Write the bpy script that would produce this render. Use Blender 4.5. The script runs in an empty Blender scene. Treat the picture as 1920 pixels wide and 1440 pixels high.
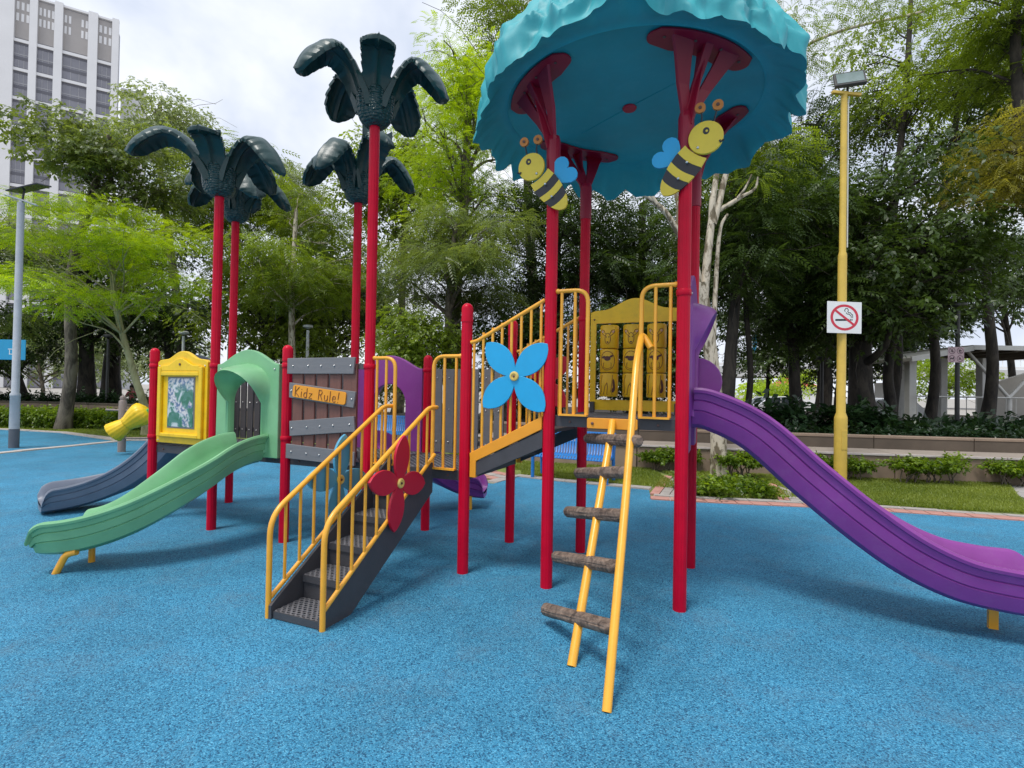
import bpy, bmesh, math, random
import numpy as np
from mathutils import Vector, Matrix, noise as mnoise
PI = math.pi
rad = math.radians
random.seed(7)
scene = bpy.context.scene
COL = scene.collection

# ------------------------------------------------------------------ camera
F_PX, PITCH, ROLL, EYE = 976.96, 0.01226599, 0.01801851, 1.5
cam_d = bpy.data.cameras.new('camera')
cam = bpy.data.objects.new('camera', cam_d)
COL.objects.link(cam)
cam_d.sensor_width = 36.0
cam_d.lens = 36.0 * F_PX / 1920.0
cam_d.clip_start = 0.05
cam_d.clip_end = 3000.0
_fw = Vector((0, math.cos(PITCH), math.sin(PITCH)))
_r0 = Vector((1, 0, 0))
_u0 = Vector((0, -math.sin(PITCH), math.cos(PITCH)))
_r = _r0 * math.cos(ROLL) + _u0 * math.sin(ROLL)
_u = -_r0 * math.sin(ROLL) + _u0 * math.cos(ROLL)
cam.matrix_world = Matrix((
    (_r.x, _u.x, -_fw.x, 0.0),
    (_r.y, _u.y, -_fw.y, 0.0),
    (_r.z, _u.z, -_fw.z, EYE),
    (0, 0, 0, 1)))
scene.camera = cam

# ------------------------------------------------------------------ sky, sun, exposure
SUN_EL, SUN_AZ = rad(66), rad(222)          # azimuth clockwise from +Y (north)
world = bpy.data.worlds.new('World')
scene.world = world
world.use_nodes = True
wn, wl = world.node_tree.nodes, world.node_tree.links
wn.clear()
w_out = wn.new('ShaderNodeOutputWorld')
w_bg = wn.new('ShaderNodeBackground')
w_bg.inputs['Strength'].default_value = 0.1
w_sky = wn.new('ShaderNodeTexSky')
w_sky.sky_type = 'NISHITA'
w_sky.sun_disc = False
w_sky.sun_elevation = SUN_EL
w_sky.sun_rotation = SUN_AZ
w_tc = wn.new('ShaderNodeTexCoord')
w_map = wn.new('ShaderNodeMapping')
w_map.inputs['Scale'].default_value = (1.0, 1.0, 1.7)
w_n1 = wn.new('ShaderNodeTexNoise')
w_n1.inputs['Scale'].default_value = 2.6
w_n1.inputs['Detail'].default_value = 5.0
w_n1.inputs['Roughness'].default_value = 0.5
w_n1.inputs['Distortion'].default_value = 0.5
w_n2 = wn.new('ShaderNodeTexNoise')
w_n2.inputs['Scale'].default_value = 3.4
w_n2.inputs['Detail'].default_value = 6.0
w_n2.inputs['Roughness'].default_value = 0.55
w_r1 = wn.new('ShaderNodeValToRGB')          # cloud body: grey-blue to white
w_r1.color_ramp.elements[0].position = 0.34
w_r1.color_ramp.elements[0].color = (3.5, 3.95, 4.85, 1)
w_r1.color_ramp.elements[1].position = 0.66
w_r1.color_ramp.elements[1].color = (6.1, 6.25, 6.6, 1)
w_r2 = wn.new('ShaderNodeValToRGB')          # cloud cover: nearly closed
w_r2.color_ramp.elements[0].position = 0.30
w_r2.color_ramp.elements[0].color = (0.80, 0.80, 0.80, 1)
w_r2.color_ramp.elements[1].position = 0.5
w_r2.color_ramp.elements[1].color = (1, 1, 1, 1)
w_mix = wn.new('ShaderNodeMix')
w_mix.data_type = 'RGBA'
wl.new(w_tc.outputs['Generated'], w_map.inputs['Vector'])
wl.new(w_map.outputs['Vector'], w_n1.inputs['Vector'])
wl.new(w_map.outputs['Vector'], w_n2.inputs['Vector'])
wl.new(w_n1.outputs['Fac'], w_r1.inputs['Fac'])
wl.new(w_n2.outputs['Fac'], w_r2.inputs['Fac'])
wl.new(w_r2.outputs['Color'], w_mix.inputs['Factor'])
wl.new(w_sky.outputs['Color'], w_mix.inputs[6])
wl.new(w_r1.outputs['Color'], w_mix.inputs[7])
wl.new(w_mix.outputs[2], w_bg.inputs['Color'])
wl.new(w_bg.outputs['Background'], w_out.inputs['Surface'])

sun_d = bpy.data.lights.new('sun', 'SUN')
sun_d.energy = 1.5
sun_d.angle = rad(17)
sun_d.color = (1.0, 0.96, 0.9)
sun = bpy.data.objects.new('sun', sun_d)
COL.objects.link(sun)
_sd = Vector((math.sin(SUN_AZ) * math.cos(SUN_EL), math.cos(SUN_AZ) * math.cos(SUN_EL), math.sin(SUN_EL)))
sun.rotation_euler = _sd.to_track_quat('Z', 'Y').to_euler()

scene.view_settings.view_transform = 'Standard'
scene.view_settings.look = 'None'
scene.view_settings.exposure = 0.9
scene.view_settings.gamma = 1.0
scene.view_settings.use_curve_mapping = False
cy = scene.cycles
cy.use_denoising = True
try:
    cy.denoiser = 'OPENIMAGEDENOISE'
    cy.denoising_input_passes = 'RGB_ALBEDO_NORMAL'
except Exception:
    pass
cy.max_bounces = 8
cy.diffuse_bounces = 6
cy.glossy_bounces = 3
cy.transmission_bounces = 4
cy.transparent_max_bounces = 6
cy.caustics_reflective = False
cy.caustics_refractive = False

# ------------------------------------------------------------------ material helpers
MATS = {}


def newmat(name):
    m = bpy.data.materials.new(name)
    m.use_nodes = True
    nt = m.node_tree
    b = nt.nodes.get('Principled BSDF')
    return m, nt, b


def setc(sock, c):
    sock.default_value = (c[0], c[1], c[2], 1.0)


def plain(name, col, rough=0.5, var=0.12, scale=6.0, bump=0.0, bscale=60.0, metal=0.0, spec=0.5, dirt=0.0, dirtcol=(0.08, 0.07, 0.05), coat=0.0, stretch=None):
    """painted / moulded surface: base colour with soft tone variation, optional dirt and fine bump"""
    m, nt, b = newmat(name)
    n, l = nt.nodes, nt.links
    tc = n.new('ShaderNodeTexCoord')
    vec = tc.outputs['Object']
    if stretch:
        mp = n.new('ShaderNodeMapping')
        mp.inputs['Scale'].default_value = stretch
        l.new(vec, mp.inputs['Vector'])
        vec = mp.outputs['Vector']
    nz = n.new('ShaderNodeTexNoise')
    nz.inputs['Scale'].default_value = scale
    nz.inputs['Detail'].default_value = 5
    nz.inputs['Roughness'].default_value = 0.6
    l.new(vec, nz.inputs['Vector'])
    rp = n.new('ShaderNodeValToRGB')
    rp.color_ramp.elements[0].position = 0.3
    rp.color_ramp.elements[1].position = 0.7
    lo = [max(0, c * (1 - var)) for c in col]
    hi = [min(1, c * (1 + var)) for c in col]
    rp.color_ramp.elements[0].color = (*lo, 1)
    rp.color_ramp.elements[1].color = (*hi, 1)
    l.new(nz.outputs['Fac'], rp.inputs['Fac'])
    out = rp.outputs['Color']
    if dirt > 0:
        n2 = n.new('ShaderNodeTexNoise')
        n2.inputs['Scale'].default_value = scale * 2.7
        n2.inputs['Detail'].default_value = 8
        n2.inputs['Roughness'].default_value = 0.75
        l.new(vec, n2.inputs['Vector'])
        r2 = n.new('ShaderNodeValToRGB')
        r2.color_ramp.elements[0].position = 0.5
        r2.color_ramp.elements[0].color = (0, 0, 0, 1)
        r2.color_ramp.elements[1].position = 0.78
        r2.color_ramp.elements[1].color = (dirt, dirt, dirt, 1)
        l.new(n2.outputs['Fac'], r2.inputs['Fac'])
        mx = n.new('ShaderNodeMix')
        mx.data_type = 'RGBA'
        l.new(r2.outputs['Color'], mx.inputs['Factor'])
        l.new(out, mx.inputs[6])
        mx.inputs[7].default_value = (*dirtcol, 1)
        out = mx.outputs[2]
    l.new(out, b.inputs['Base Color'])
    rr = n.new('ShaderNodeMapRange')
    rr.inputs['To Min'].default_value = max(0.03, rough - 0.09)
    rr.inputs['To Max'].default_value = min(1, rough + 0.09)
    l.new(nz.outputs['Fac'], rr.inputs['Value'])
    l.new(rr.outputs['Result'], b.inputs['Roughness'])
    b.inputs['Metallic'].default_value = metal
    b.inputs['Specular IOR Level'].default_value = spec
    if coat:
        b.inputs['Coat Weight'].default_value = coat
        b.inputs['Coat Roughness'].default_value = 0.15
    if bump > 0:
        n3 = n.new('ShaderNodeTexNoise')
        n3.inputs['Scale'].default_value = bscale
        n3.inputs['Detail'].default_value = 4
        l.new(vec, n3.inputs['Vector'])
        bp = n.new('ShaderNodeBump')
        bp.inputs['Strength'].default_value = bump
        bp.inputs['Distance'].default_value = 0.01
        l.new(n3.outputs['Fac'], bp.inputs['Height'])
        l.new(bp.outputs['Normal'], b.inputs['Normal'])
    MATS[name] = m
    return m


def rubber(name, dark, mid, light, scale=165.0):
    """poured rubber safety surface: every granule its own blue"""
    m, nt, b = newmat(name)
    n, l = nt.nodes, nt.links
    tc = n.new('ShaderNodeTexCoord')
    v = n.new('ShaderNodeTexVoronoi')
    v.inputs['Scale'].default_value = scale
    l.new(tc.outputs['Object'], v.inputs['Vector'])
    sep = n.new('ShaderNodeSeparateColor')
    l.new(v.outputs['Color'], sep.inputs['Color'])
    rp = n.new('ShaderNodeValToRGB')
    e = rp.color_ramp.elements
    e[0].position = 0.0
    e[0].color = (*dark, 1)
    e[1].position = 1.0
    e[1].color = (*light, 1)
    for p, c in ((0.16, dark), (0.3, mid), (0.7, mid)):
        k = e.new(p)
        k.color = (*c, 1)
    l.new(sep.outputs['Red'], rp.inputs['Fac'])
    nz = n.new('ShaderNodeTexNoise')
    nz.inputs['Scale'].default_value = 0.9
    nz.inputs['Detail'].default_value = 6
    nz.inputs['Roughness'].default_value = 0.65
    l.new(tc.outputs['Object'], nz.inputs['Vector'])
    mr = n.new('ShaderNodeMapRange')
    mr.inputs['From Min'].default_value = 0.3
    mr.inputs['From Max'].default_value = 0.7
    mr.inputs['To Min'].default_value = 0.74
    mr.inputs['To Max'].default_value = 1.16
    l.new(nz.outputs['Fac'], mr.inputs['Value'])
    # gaps between granules: shade of the pits painted into the colour
    mg = n.new('ShaderNodeMapRange')
    mg.inputs['From Min'].default_value = 0.25
    mg.inputs['From Max'].default_value = 0.75
    mg.inputs['To Min'].default_value = 1.0
    mg.inputs['To Max'].default_value = 0.68
    l.new(v.outputs['Distance'], mg.inputs['Value'])
    mu0 = n.new('ShaderNodeMath')
    mu0.operation = 'MULTIPLY'
    l.new(mr.outputs['Result'], mu0.inputs[0])
    l.new(mg.outputs['Result'], mu0.inputs[1])
    mul = n.new('ShaderNodeVectorMath')
    mul.operation = 'SCALE'
    l.new(rp.outputs['Color'], mul.inputs[0])
    l.new(mu0.outputs['Value'], mul.inputs['Scale'])
    # worn, dusty patches and small dirt marks
    n5 = n.new('ShaderNodeTexNoise')
    n5.inputs['Scale'].default_value = 2.3
    n5.inputs['Detail'].default_value = 9
    n5.inputs['Roughness'].default_value = 0.72
    n5.inputs['Distortion'].default_value = 0.6
    l.new(tc.outputs['Object'], n5.inputs['Vector'])
    r5 = n.new('ShaderNodeValToRGB')
    r5.color_ramp.elements[0].position = 0.50
    r5.color_ramp.elements[0].color = (0, 0, 0, 1)
    r5.color_ramp.elements[1].position = 0.74
    r5.color_ramp.elements[1].color = (0.34, 0.34, 0.34, 1)
    l.new(n5.outputs['Fac'], r5.inputs['Fac'])
    m5 = n.new('ShaderNodeMix')
    m5.data_type = 'RGBA'
    l.new(r5.outputs['Color'], m5.inputs['Factor'])
    l.new(mul.outputs['Vector'], m5.inputs[6])
    m5.inputs[7].default_value = (0.13, 0.19, 0.24, 1)
    l.new(m5.outputs[2], b.inputs['Base Color'])
    b.inputs['Roughness'].default_value = 0.75
    b.inputs['Specular IOR Level'].default_value = 0.35
    bp = n.new('ShaderNodeBump')
    bp.inputs['Strength'].default_value = 0.55
    bp.inputs['Distance'].default_value = 0.004
    bp.invert = True
    l.new(v.outputs['Distance'], bp.inputs['Height'])
    l.new(bp.outputs['Normal'], b.inputs['Normal'])
    MATS[name] = m
    return m


def leafmat(name, c1, c2, trans=0.4, tcol=None, rough=0.38):
    m, nt, b = newmat(name)
    n, l = nt.nodes, nt.links
    at = n.new('ShaderNodeAttribute')
    at.attribute_name = 'tint'
    rp = n.new('ShaderNodeValToRGB')
    rp.color_ramp.elements[0].color = (*c1, 1)
    rp.color_ramp.elements[1].color = (*c2, 1)
    l.new(at.outputs['Fac'], rp.inputs['Fac'])
    l.new(rp.outputs['Color'], b.inputs['Base Color'])
    b.inputs['Roughness'].default_value = rough
    b.inputs['Specular IOR Level'].default_value = 0.5
    tr = n.new('ShaderNodeBsdfTranslucent')
    mx0 = n.new('ShaderNodeMix')
    mx0.data_type = 'RGBA'
    mx0.blend_type = 'MULTIPLY'
    mx0.inputs['Factor'].default_value = 1.0
    l.new(rp.outputs['Color'], mx0.inputs[6])
    mx0.inputs[7].default_value = (*(tcol or (1.7, 1.6, 0.7)), 1)
    l.new(mx0.outputs[2], tr.inputs['Color'])
    ms = n.new('ShaderNodeMixShader')
    ms.inputs['Fac'].default_value = trans
    l.new(b.outputs['BSDF'], ms.inputs[1])
    l.new(tr.outputs['BSDF'], ms.inputs[2])
    out = n.get('Material Output')
    l.new(ms.outputs['Shader'], out.inputs['Surface'])
    MATS[name] = m
    return m


def barkmat(name, c1, c2, scale=3.0, zs=0.25, bump=0.6, thr=(0.4, 0.6)):
    m, nt, b = newmat(name)
    n, l = nt.nodes, nt.links
    tc = n.new('ShaderNodeTexCoord')
    mp = n.new('ShaderNodeMapping')
    mp.inputs['Scale'].default_value = (1, 1, zs)
    l.new(tc.outputs['Object'], mp.inputs['Vector'])
    nz = n.new('ShaderNodeTexNoise')
    nz.inputs['Scale'].default_value = scale
    nz.inputs['Detail'].default_value = 8
    nz.inputs['Roughness'].default_value = 0.65
    nz.inputs['Distortion'].default_value = 0.8
    l.new(mp.outputs['Vector'], nz.inputs['Vector'])
    rp = n.new('ShaderNodeValToRGB')
    rp.color_ramp.elements[0].position = thr[0]
    rp.color_ramp.elements[1].position = thr[1]
    rp.color_ramp.elements[0].color = (*c1, 1)
    rp.color_ramp.elements[1].color = (*c2, 1)
    l.new(nz.outputs['Fac'], rp.inputs['Fac'])
    l.new(rp.outputs['Color'], b.inputs['Base Color'])
    b.inputs['Roughness'].default_value = 0.85
    bp = n.new('ShaderNodeBump')
    bp.inputs['Strength'].default_value = bump
    bp.inputs['Distance'].default_value = 0.03
    l.new(nz.outputs['Fac'], bp.inputs['Height'])
    l.new(bp.outputs['Normal'], b.inputs['Normal'])
    MATS[name] = m
    return m


# play structure
RED = plain('red_paint', (0.56, 0.002, 0.026), 0.34, 0.10, 5, dirt=0.14, dirtcol=(0.25, 0.01, 0.02), spec=0.18)
DRED = plain('dark_red_steel', (0.30, 0.004, 0.028), 0.4, 0.08, 5)
YEL = plain('yellow_rail_paint', (0.86, 0.40, 0.030), 0.33, 0.08, 7, bump=0.06, bscale=30, dirt=0.18, dirtcol=(0.5, 0.2, 0.03), coat=0.2)
YPAN = plain('yellow_moulded_plastic', (0.86, 0.55, 0.012), 0.42, 0.10, 5, dirt=0.35, dirtcol=(0.35, 0.22, 0.03))
YROL = plain('yellow_roller_plastic', (0.80, 0.48, 0.012), 0.42, 0.10, 5, dirt=0.2, dirtcol=(0.3, 0.17, 0.02))
BEEY = plain('bee_yellow_board', (0.75, 0.56, 0.05), 0.45, 0.06, 8)
BLK = plain('black_board', (0.02, 0.021, 0.028), 0.45, 0.1, 8)
ORANGE = plain('orange_board', (0.82, 0.33, 0.02), 0.4, 0.06, 6)
PURP = plain('purple_plastic', (0.245, 0.046, 0.275), 0.36, 0.10, 3.5, dirt=0.32, dirtcol=(0.30, 0.14, 0.34), bump=0.05, bscale=14)
GRN = plain('green_plastic', (0.20, 0.46, 0.235), 0.38, 0.10, 4, dirt=0.25, dirtcol=(0.20, 0.40, 0.22), bump=0.05, bscale=14)
SLATE = plain('slate_blue_plastic', (0.165, 0.19, 0.245), 0.38, 0.12, 4, dirt=0.2, dirtcol=(0.16, 0.19, 0.25), bump=0.05, bscale=14)
TEAL = plain('teal_canopy_plastic', (0.024, 0.33, 0.375), 0.55, 0.10, 3, dirt=0.22, dirtcol=(0.12, 0.46, 0.52))
PALMG = plain('dark_green_palm_plastic', (0.007, 0.040, 0.040), 0.40, 0.15, 6, bump=0.25, bscale=26)
BULB = None
DECK = plain('dark_grey_deck_coating', (0.055, 0.055, 0.062), 0.55, 0.15, 9, bump=0.2, bscale=150)
DECKL = plain('grey_deck_top', (0.135, 0.135, 0.148), 0.6, 0.12, 9, bump=0.2, bscale=150, dirt=0.3, dirtcol=(0.12, 0.11, 0.10))
GPLANK = plain('grey_recycled_plank', (0.175, 0.175, 0.185), 0.6, 0.08, 6, bump=0.15, bscale=40, stretch=(1, 1, 8))
DPLANK = plain('dark_grey_plank', (0.085, 0.080, 0.088), 0.6, 0.1, 6, bump=0.15, bscale=40, stretch=(8, 8, 1))
BPLANK = plain('brown_recycled_plank', (0.165, 0.072, 0.056), 0.62, 0.14, 5, bump=0.3, bscale=30, stretch=(9, 9, 1))
FBLUE = plain('blue_flower_board', (0.010, 0.36, 0.68), 0.42, 0.06, 6)
LBLUE = plain('pale_blue_flower_board', (0.08, 0.33, 0.50), 0.42, 0.08, 6)
FRED = plain('red_flower_board', (0.52, 0.006, 0.034), 0.42, 0.06, 6)
ANTD = plain('shaded_orange_board', (0.55, 0.20, 0.04), 0.5, 0.06, 6)  # orange darkened in the colour for the shade on the antenna discs
HUB = plain('cream_yellow_cap', (0.72, 0.52, 0.14), 0.4, 0.06, 8)
BOLT = plain('bright_bolt_steel', (0.6, 0.6, 0.6), 0.3, 0.05, 8, metal=0.9)
DBOLT = plain('dark_bolt', (0.12, 0.06, 0.05), 0.5, 0.05, 8)
LINE = plain('brown_printed_line', (0.22, 0.075, 0.02), 0.6, 0.05, 8)
DRAW = plain('brown_printed_fill', (0.10, 0.035, 0.03), 0.6, 0.05, 8)
PINKE = plain('pink_printed_fill', (0.65, 0.42, 0.30), 0.6, 0.05, 8)
LOG = barkmat('log_rung_plastic', (0.065, 0.044, 0.034), (0.30, 0.22, 0.17), 20, 1.0, 0.25, (0.35, 0.7))
WHITE = plain('white_paint', (0.80, 0.80, 0.80), 0.4, 0.04, 6)
# setting
PAD = rubber('blue_rubber_granules', (0.016, 0.105, 0.215), (0.045, 0.262, 0.45), (0.12, 0.44, 0.66))
GROUND = plain('pale_concrete_ground', (0.33, 0.31, 0.28), 0.9, 0.15, 0.5)
SOIL = plain('dark_leaf_litter_soil', (0.06, 0.045, 0.03), 0.95, 0.4, 3.0, bump=0.6, bscale=20)
LAWN = plain('lawn_soil_and_thatch', (0.15, 0.19, 0.045), 0.95, 0.35, 2.2, bump=0.5, bscale=60)
KERB = plain('pale_kerb_concrete', (0.50, 0.45, 0.43), 0.85, 0.12, 4, bump=0.2, bscale=40, dirt=0.3)
TILEP = plain('pink_paver', (0.46, 0.23, 0.19), 0.85, 0.15, 4, bump=0.25, bscale=60, dirt=0.35)
TILEG = plain('grey_paver', (0.36, 0.33, 0.31), 0.85, 0.15, 4, bump=0.25, bscale=60, dirt=0.35)
TANW = plain('tan_wall_render', (0.27, 0.20, 0.148), 0.85, 0.14, 2.2, bump=0.2, bscale=30, dirt=0.4, dirtcol=(0.16, 0.11, 0.08))
CAPW = plain('brown_grey_wall_cap', (0.30, 0.255, 0.215), 0.8, 0.1, 3, dirt=0.2)
DKWALL = plain('shaded_stained_wall', (0.105, 0.082, 0.062), 0.9, 0.2, 2.2, bump=0.2, bscale=30, dirt=0.5)  # base brown darkened to carry the tree shade over the wall; dirt is separate
PATHG = plain('grey_path_concrete', (0.34, 0.32, 0.31), 0.9, 0.12, 3, bump=0.2, bscale=60, dirt=0.3)
BENCHB = plain('blue_bench_paint', (0.02, 0.175, 0.49), 0.3, 0.06, 6)
POLEG = plain('grey_pole_paint', (0.40, 0.43, 0.47), 0.45, 0.08, 4, dirt=0.25)
POLED = plain('dark_pole_base', (0.10, 0.11, 0.13), 0.6, 0.1, 5)
POLEY = plain('yellow_pole_paint', (0.62, 0.42, 0.07), 0.45, 0.10, 3, dirt=0.35, dirtcol=(0.36, 0.24, 0.05))
DKMET = plain('dark_lamp_metal', (0.045, 0.045, 0.045), 0.5, 0.1, 6)
LAMPW = plain('pale_lamp_head', (0.62, 0.63, 0.62), 0.4, 0.05, 6)
GLASS = plain('grey_green_lamp_glass', (0.20, 0.26, 0.26), 0.08, 0.04, 4, spec=0.8)
SOLAR = plain('dark_solar_panel', (0.03, 0.035, 0.05), 0.2, 0.1, 4)
SIGNR = plain('sign_red', (0.62, 0.03, 0.06), 0.45, 0.03, 6)
SIGNB = plain('sign_black', (0.015, 0.015, 0.02), 0.45, 0.03, 6)
SIGNP = plain('sign_faded_pink', (0.62, 0.46, 0.50), 0.6, 0.1, 6)
SIGNPD = plain('sign_faded_mauve', (0.22, 0.10, 0.15), 0.6, 0.1, 6)
SIGNBL = plain('sign_cyan_blue', (0.012, 0.30, 0.55), 0.45, 0.05, 4)
STEELW = plain('white_steelwork', (0.60, 0.60, 0.57), 0.5, 0.06, 3, dirt=0.15)
ROOFG = plain('shelter_roof_panel', (0.42, 0.40, 0.35), 0.6, 0.1, 3)
BEIGEW = plain('beige_screen_wall', (0.42, 0.40, 0.36), 0.85, 0.08, 2)
BLDW = plain('white_tower_render', (0.68, 0.68, 0.69), 0.7, 0.04, 0.2)
BLDG = plain('tower_grey_infill', (0.30, 0.30, 0.32), 0.6, 0.08, 0.3)
BLDS = plain('tower_screen', (0.34, 0.32, 0.31), 0.7, 0.05, 0.3)
WIN = plain('tower_window_glass', (0.20, 0.20, 0.23), 0.22, 0.12, 0.4, spec=0.6)
WIND = plain('tower_window_shade', (0.10, 0.10, 0.12), 0.4, 0.1, 0.4)
BRIDGE = plain('viaduct_concrete', (0.50, 0.50, 0.49), 0.85, 0.08, 0.4)
REDCAN = plain('red_awning_cloth', (0.62, 0.05, 0.10), 0.7, 0.1, 2)
CARW = plain('white_car_paint', (0.75, 0.76, 0.78), 0.2, 0.02, 3, coat=0.6)
CARG = plain('car_glass', (0.03, 0.04, 0.05), 0.06, 0.05, 3, spec=0.8)
TYRE = plain('tyre_rubber', (0.02, 0.02, 0.02), 0.8, 0.1, 8)
WOODP = plain('weathered_bollard', (0.27, 0.22, 0.20), 0.8, 0.15, 4, dirt=0.3, stretch=(6, 6, 1))
SHIRT = plain('pink_shirt_cloth', (0.82, 0.22, 0.26), 0.8, 0.1, 12)
SKIN = plain('skin', (0.46, 0.27, 0.19), 0.55, 0.05, 12)
SHORTS = plain('dark_shorts_cloth', (0.05, 0.05, 0.07), 0.8, 0.1, 12)
HAIR = plain('black_hair', (0.015, 0.012, 0.01), 0.5, 0.1, 20)
PLASTG = plain('green_toy_plastic', (0.05, 0.36, 0.12), 0.4, 0.08, 5)
# vegetation
L_LIME = leafmat('lime_leaves', (0.13, 0.22, 0.008), (0.45, 0.6, 0.018), 0.5)
L_MID = leafmat('mid_green_leaves', (0.045, 0.08, 0.01), (0.26, 0.36, 0.035), 0.47)
L_OLIVE = leafmat('dusky_olive_leaves', (0.048, 0.075, 0.02), (0.26, 0.34, 0.095), 0.45)
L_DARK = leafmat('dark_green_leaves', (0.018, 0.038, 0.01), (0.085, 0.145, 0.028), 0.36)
L_YEL = leafmat('yellowing_leaves', (0.13, 0.14, 0.025), (0.34, 0.33, 0.06), 0.45, (1.9, 1.7, 0.7))
L_PALE = leafmat('pale_grey_green_leaves', (0.11, 0.15, 0.06), (0.34, 0.4, 0.2), 0.4, (1.6, 1.6, 0.9))
L_HEDGE = leafmat('hedge_leaves', (0.05, 0.11, 0.010), (0.28, 0.40, 0.025), 0.4)
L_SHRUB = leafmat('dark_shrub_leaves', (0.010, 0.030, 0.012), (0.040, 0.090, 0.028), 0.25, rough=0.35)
L_GRASS = leafmat('grass_blades', (0.11, 0.17, 0.02), (0.34, 0.4, 0.08), 0.42)
B_GREY = barkmat('grey_bark', (0.055, 0.045, 0.035), (0.20, 0.17, 0.13), 5, 0.3)
B_DARK = barkmat('dark_bark', (0.014, 0.012, 0.010), (0.055, 0.045, 0.035), 5, 0.3)
B_PALE = barkmat('pale_peeling_bark', (0.15, 0.12, 0.075), (0.56, 0.49, 0.385), 7.5, 0.35, 0.5, (0.44, 0.53))
B_OLIVE = barkmat('olive_smooth_bark', (0.20, 0.19, 0.09), (0.42, 0.40, 0.22), 3.5, 0.3, 0.2, (0.35, 0.65))


# bulb: overlapping scale relief
def bulbmat():
    m, nt, b = newmat('palm_bulb_scales')
    n, l = nt.nodes, nt.links
    tc = n.new('ShaderNodeTexCoord')
    mp = n.new('ShaderNodeMapping')
    mp.inputs['Scale'].default_value = (1, 1, 1.9)
    l.new(tc.outputs['Object'], mp.inputs['Vector'])
    v = n.new('ShaderNodeTexVoronoi')
    v.inputs['Scale'].default_value = 24
    v.inputs['Randomness'].default_value = 0.55
    l.new(mp.outputs['Vector'], v.inputs['Vector'])
    setc(b.inputs['Base Color'], (0.007, 0.040, 0.042))
    b.inputs['Roughness'].default_value = 0.36
    bp = n.new('ShaderNodeBump')
    bp.inputs['Strength'].default_value = 0.9
    bp.inputs['Distance'].default_value = 0.02
    bp.invert = True
    l.new(v.outputs['Distance'], bp.inputs['Height'])
    l.new(bp.outputs['Normal'], b.inputs['Normal'])
    return m


BULB = bulbmat()


def postermat():
    """faded, scratched play-board print: green field, white top, pale scribbles"""
    m, nt, b = newmat('faded_board_print')
    n, l = nt.nodes, nt.links
    tc = n.new('ShaderNodeTexCoord')
    sep = n.new('ShaderNodeSeparateXYZ')
    l.new(tc.outputs['Object'], sep.inputs['Vector'])
    n1 = n.new('ShaderNodeTexNoise')
    n1.inputs['Scale'].default_value = 9
    n1.inputs['Detail'].default_value = 6
    n1.inputs['Distortion'].default_value = 1.2
    l.new(tc.outputs['Object'], n1.inputs['Vector'])
    r1 = n.new('ShaderNodeValToRGB')
    e = r1.color_ramp.elements
    e[0].position = 0.40
    e[0].color = (0.025, 0.16, 0.10, 1)
    e[1].position = 0.62
    e[1].color = (0.50, 0.58, 0.60, 1)
    k = e.new(0.54)
    k.color = (0.07, 0.22, 0.19, 1)
    l.new(n1.outputs['Fac'], r1.inputs['Fac'])
    n2 = n.new('ShaderNodeTexNoise')
    n2.inputs['Scale'].default_value = 28
    n2.inputs['Detail'].default_value = 3
    l.new(tc.outputs['Object'], n2.inputs['Vector'])
    r2 = n.new('ShaderNodeValToRGB')
    r2.color_ramp.elements[0].position = 0.44
    r2.color_ramp.elements[0].color = (0.10, 0.17, 0.30, 1)
    r2.color_ramp.elements[1].position = 0.56
    r2.color_ramp.elements[1].color = (0.62, 0.60, 0.62, 1)
    l.new(n2.outputs['Fac'], r2.inputs['Fac'])
    # top band and centre figure brighter, by height in the board
    mr = n.new('ShaderNodeMapRange')
    mr.inputs['From Min'].default_value = 1.42
    mr.inputs['From Max'].default_value = 1.52
    l.new(sep.outputs['Z'], mr.inputs['Value'])
    n3 = n.new('ShaderNodeTexNoise')
    n3.inputs['Scale'].default_value = 6
    l.new(tc.outputs['Object'], n3.inputs['Vector'])
    r3 = n.new('ShaderNodeValToRGB')
    r3.color_ramp.elements[0].position = 0.52
    r3.color_ramp.elements[1].position = 0.58
    l.new(n3.outputs['Fac'], r3.inputs['Fac'])
    mxv = n.new('ShaderNodeMath')
    mxv.operation = 'MAXIMUM'
    l.new(r3.outputs['Color'], mxv.inputs[0])
    ms = n.new('ShaderNodeMath')
    ms.operation = 'MULTIPLY'
    ms.inputs[1].default_value = 0.8
    l.new(mr.outputs['Result'], ms.inputs[0])
    l.new(ms.outputs['Value'], mxv.inputs[1])
    mx = n.new('ShaderNodeMix')
    mx.data_type = 'RGBA'
    l.new(mxv.outputs['Value'], mx.inputs['Factor'])
    l.new(r1.outputs['Color'], mx.inputs[6])
    l.new(r2.outputs['Color'], mx.inputs[7])
    l.new(mx.outputs[2], b.inputs['Base Color'])
    b.inputs['Roughness'].default_value = 0.25
    return m


POSTER = postermat()


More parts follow.
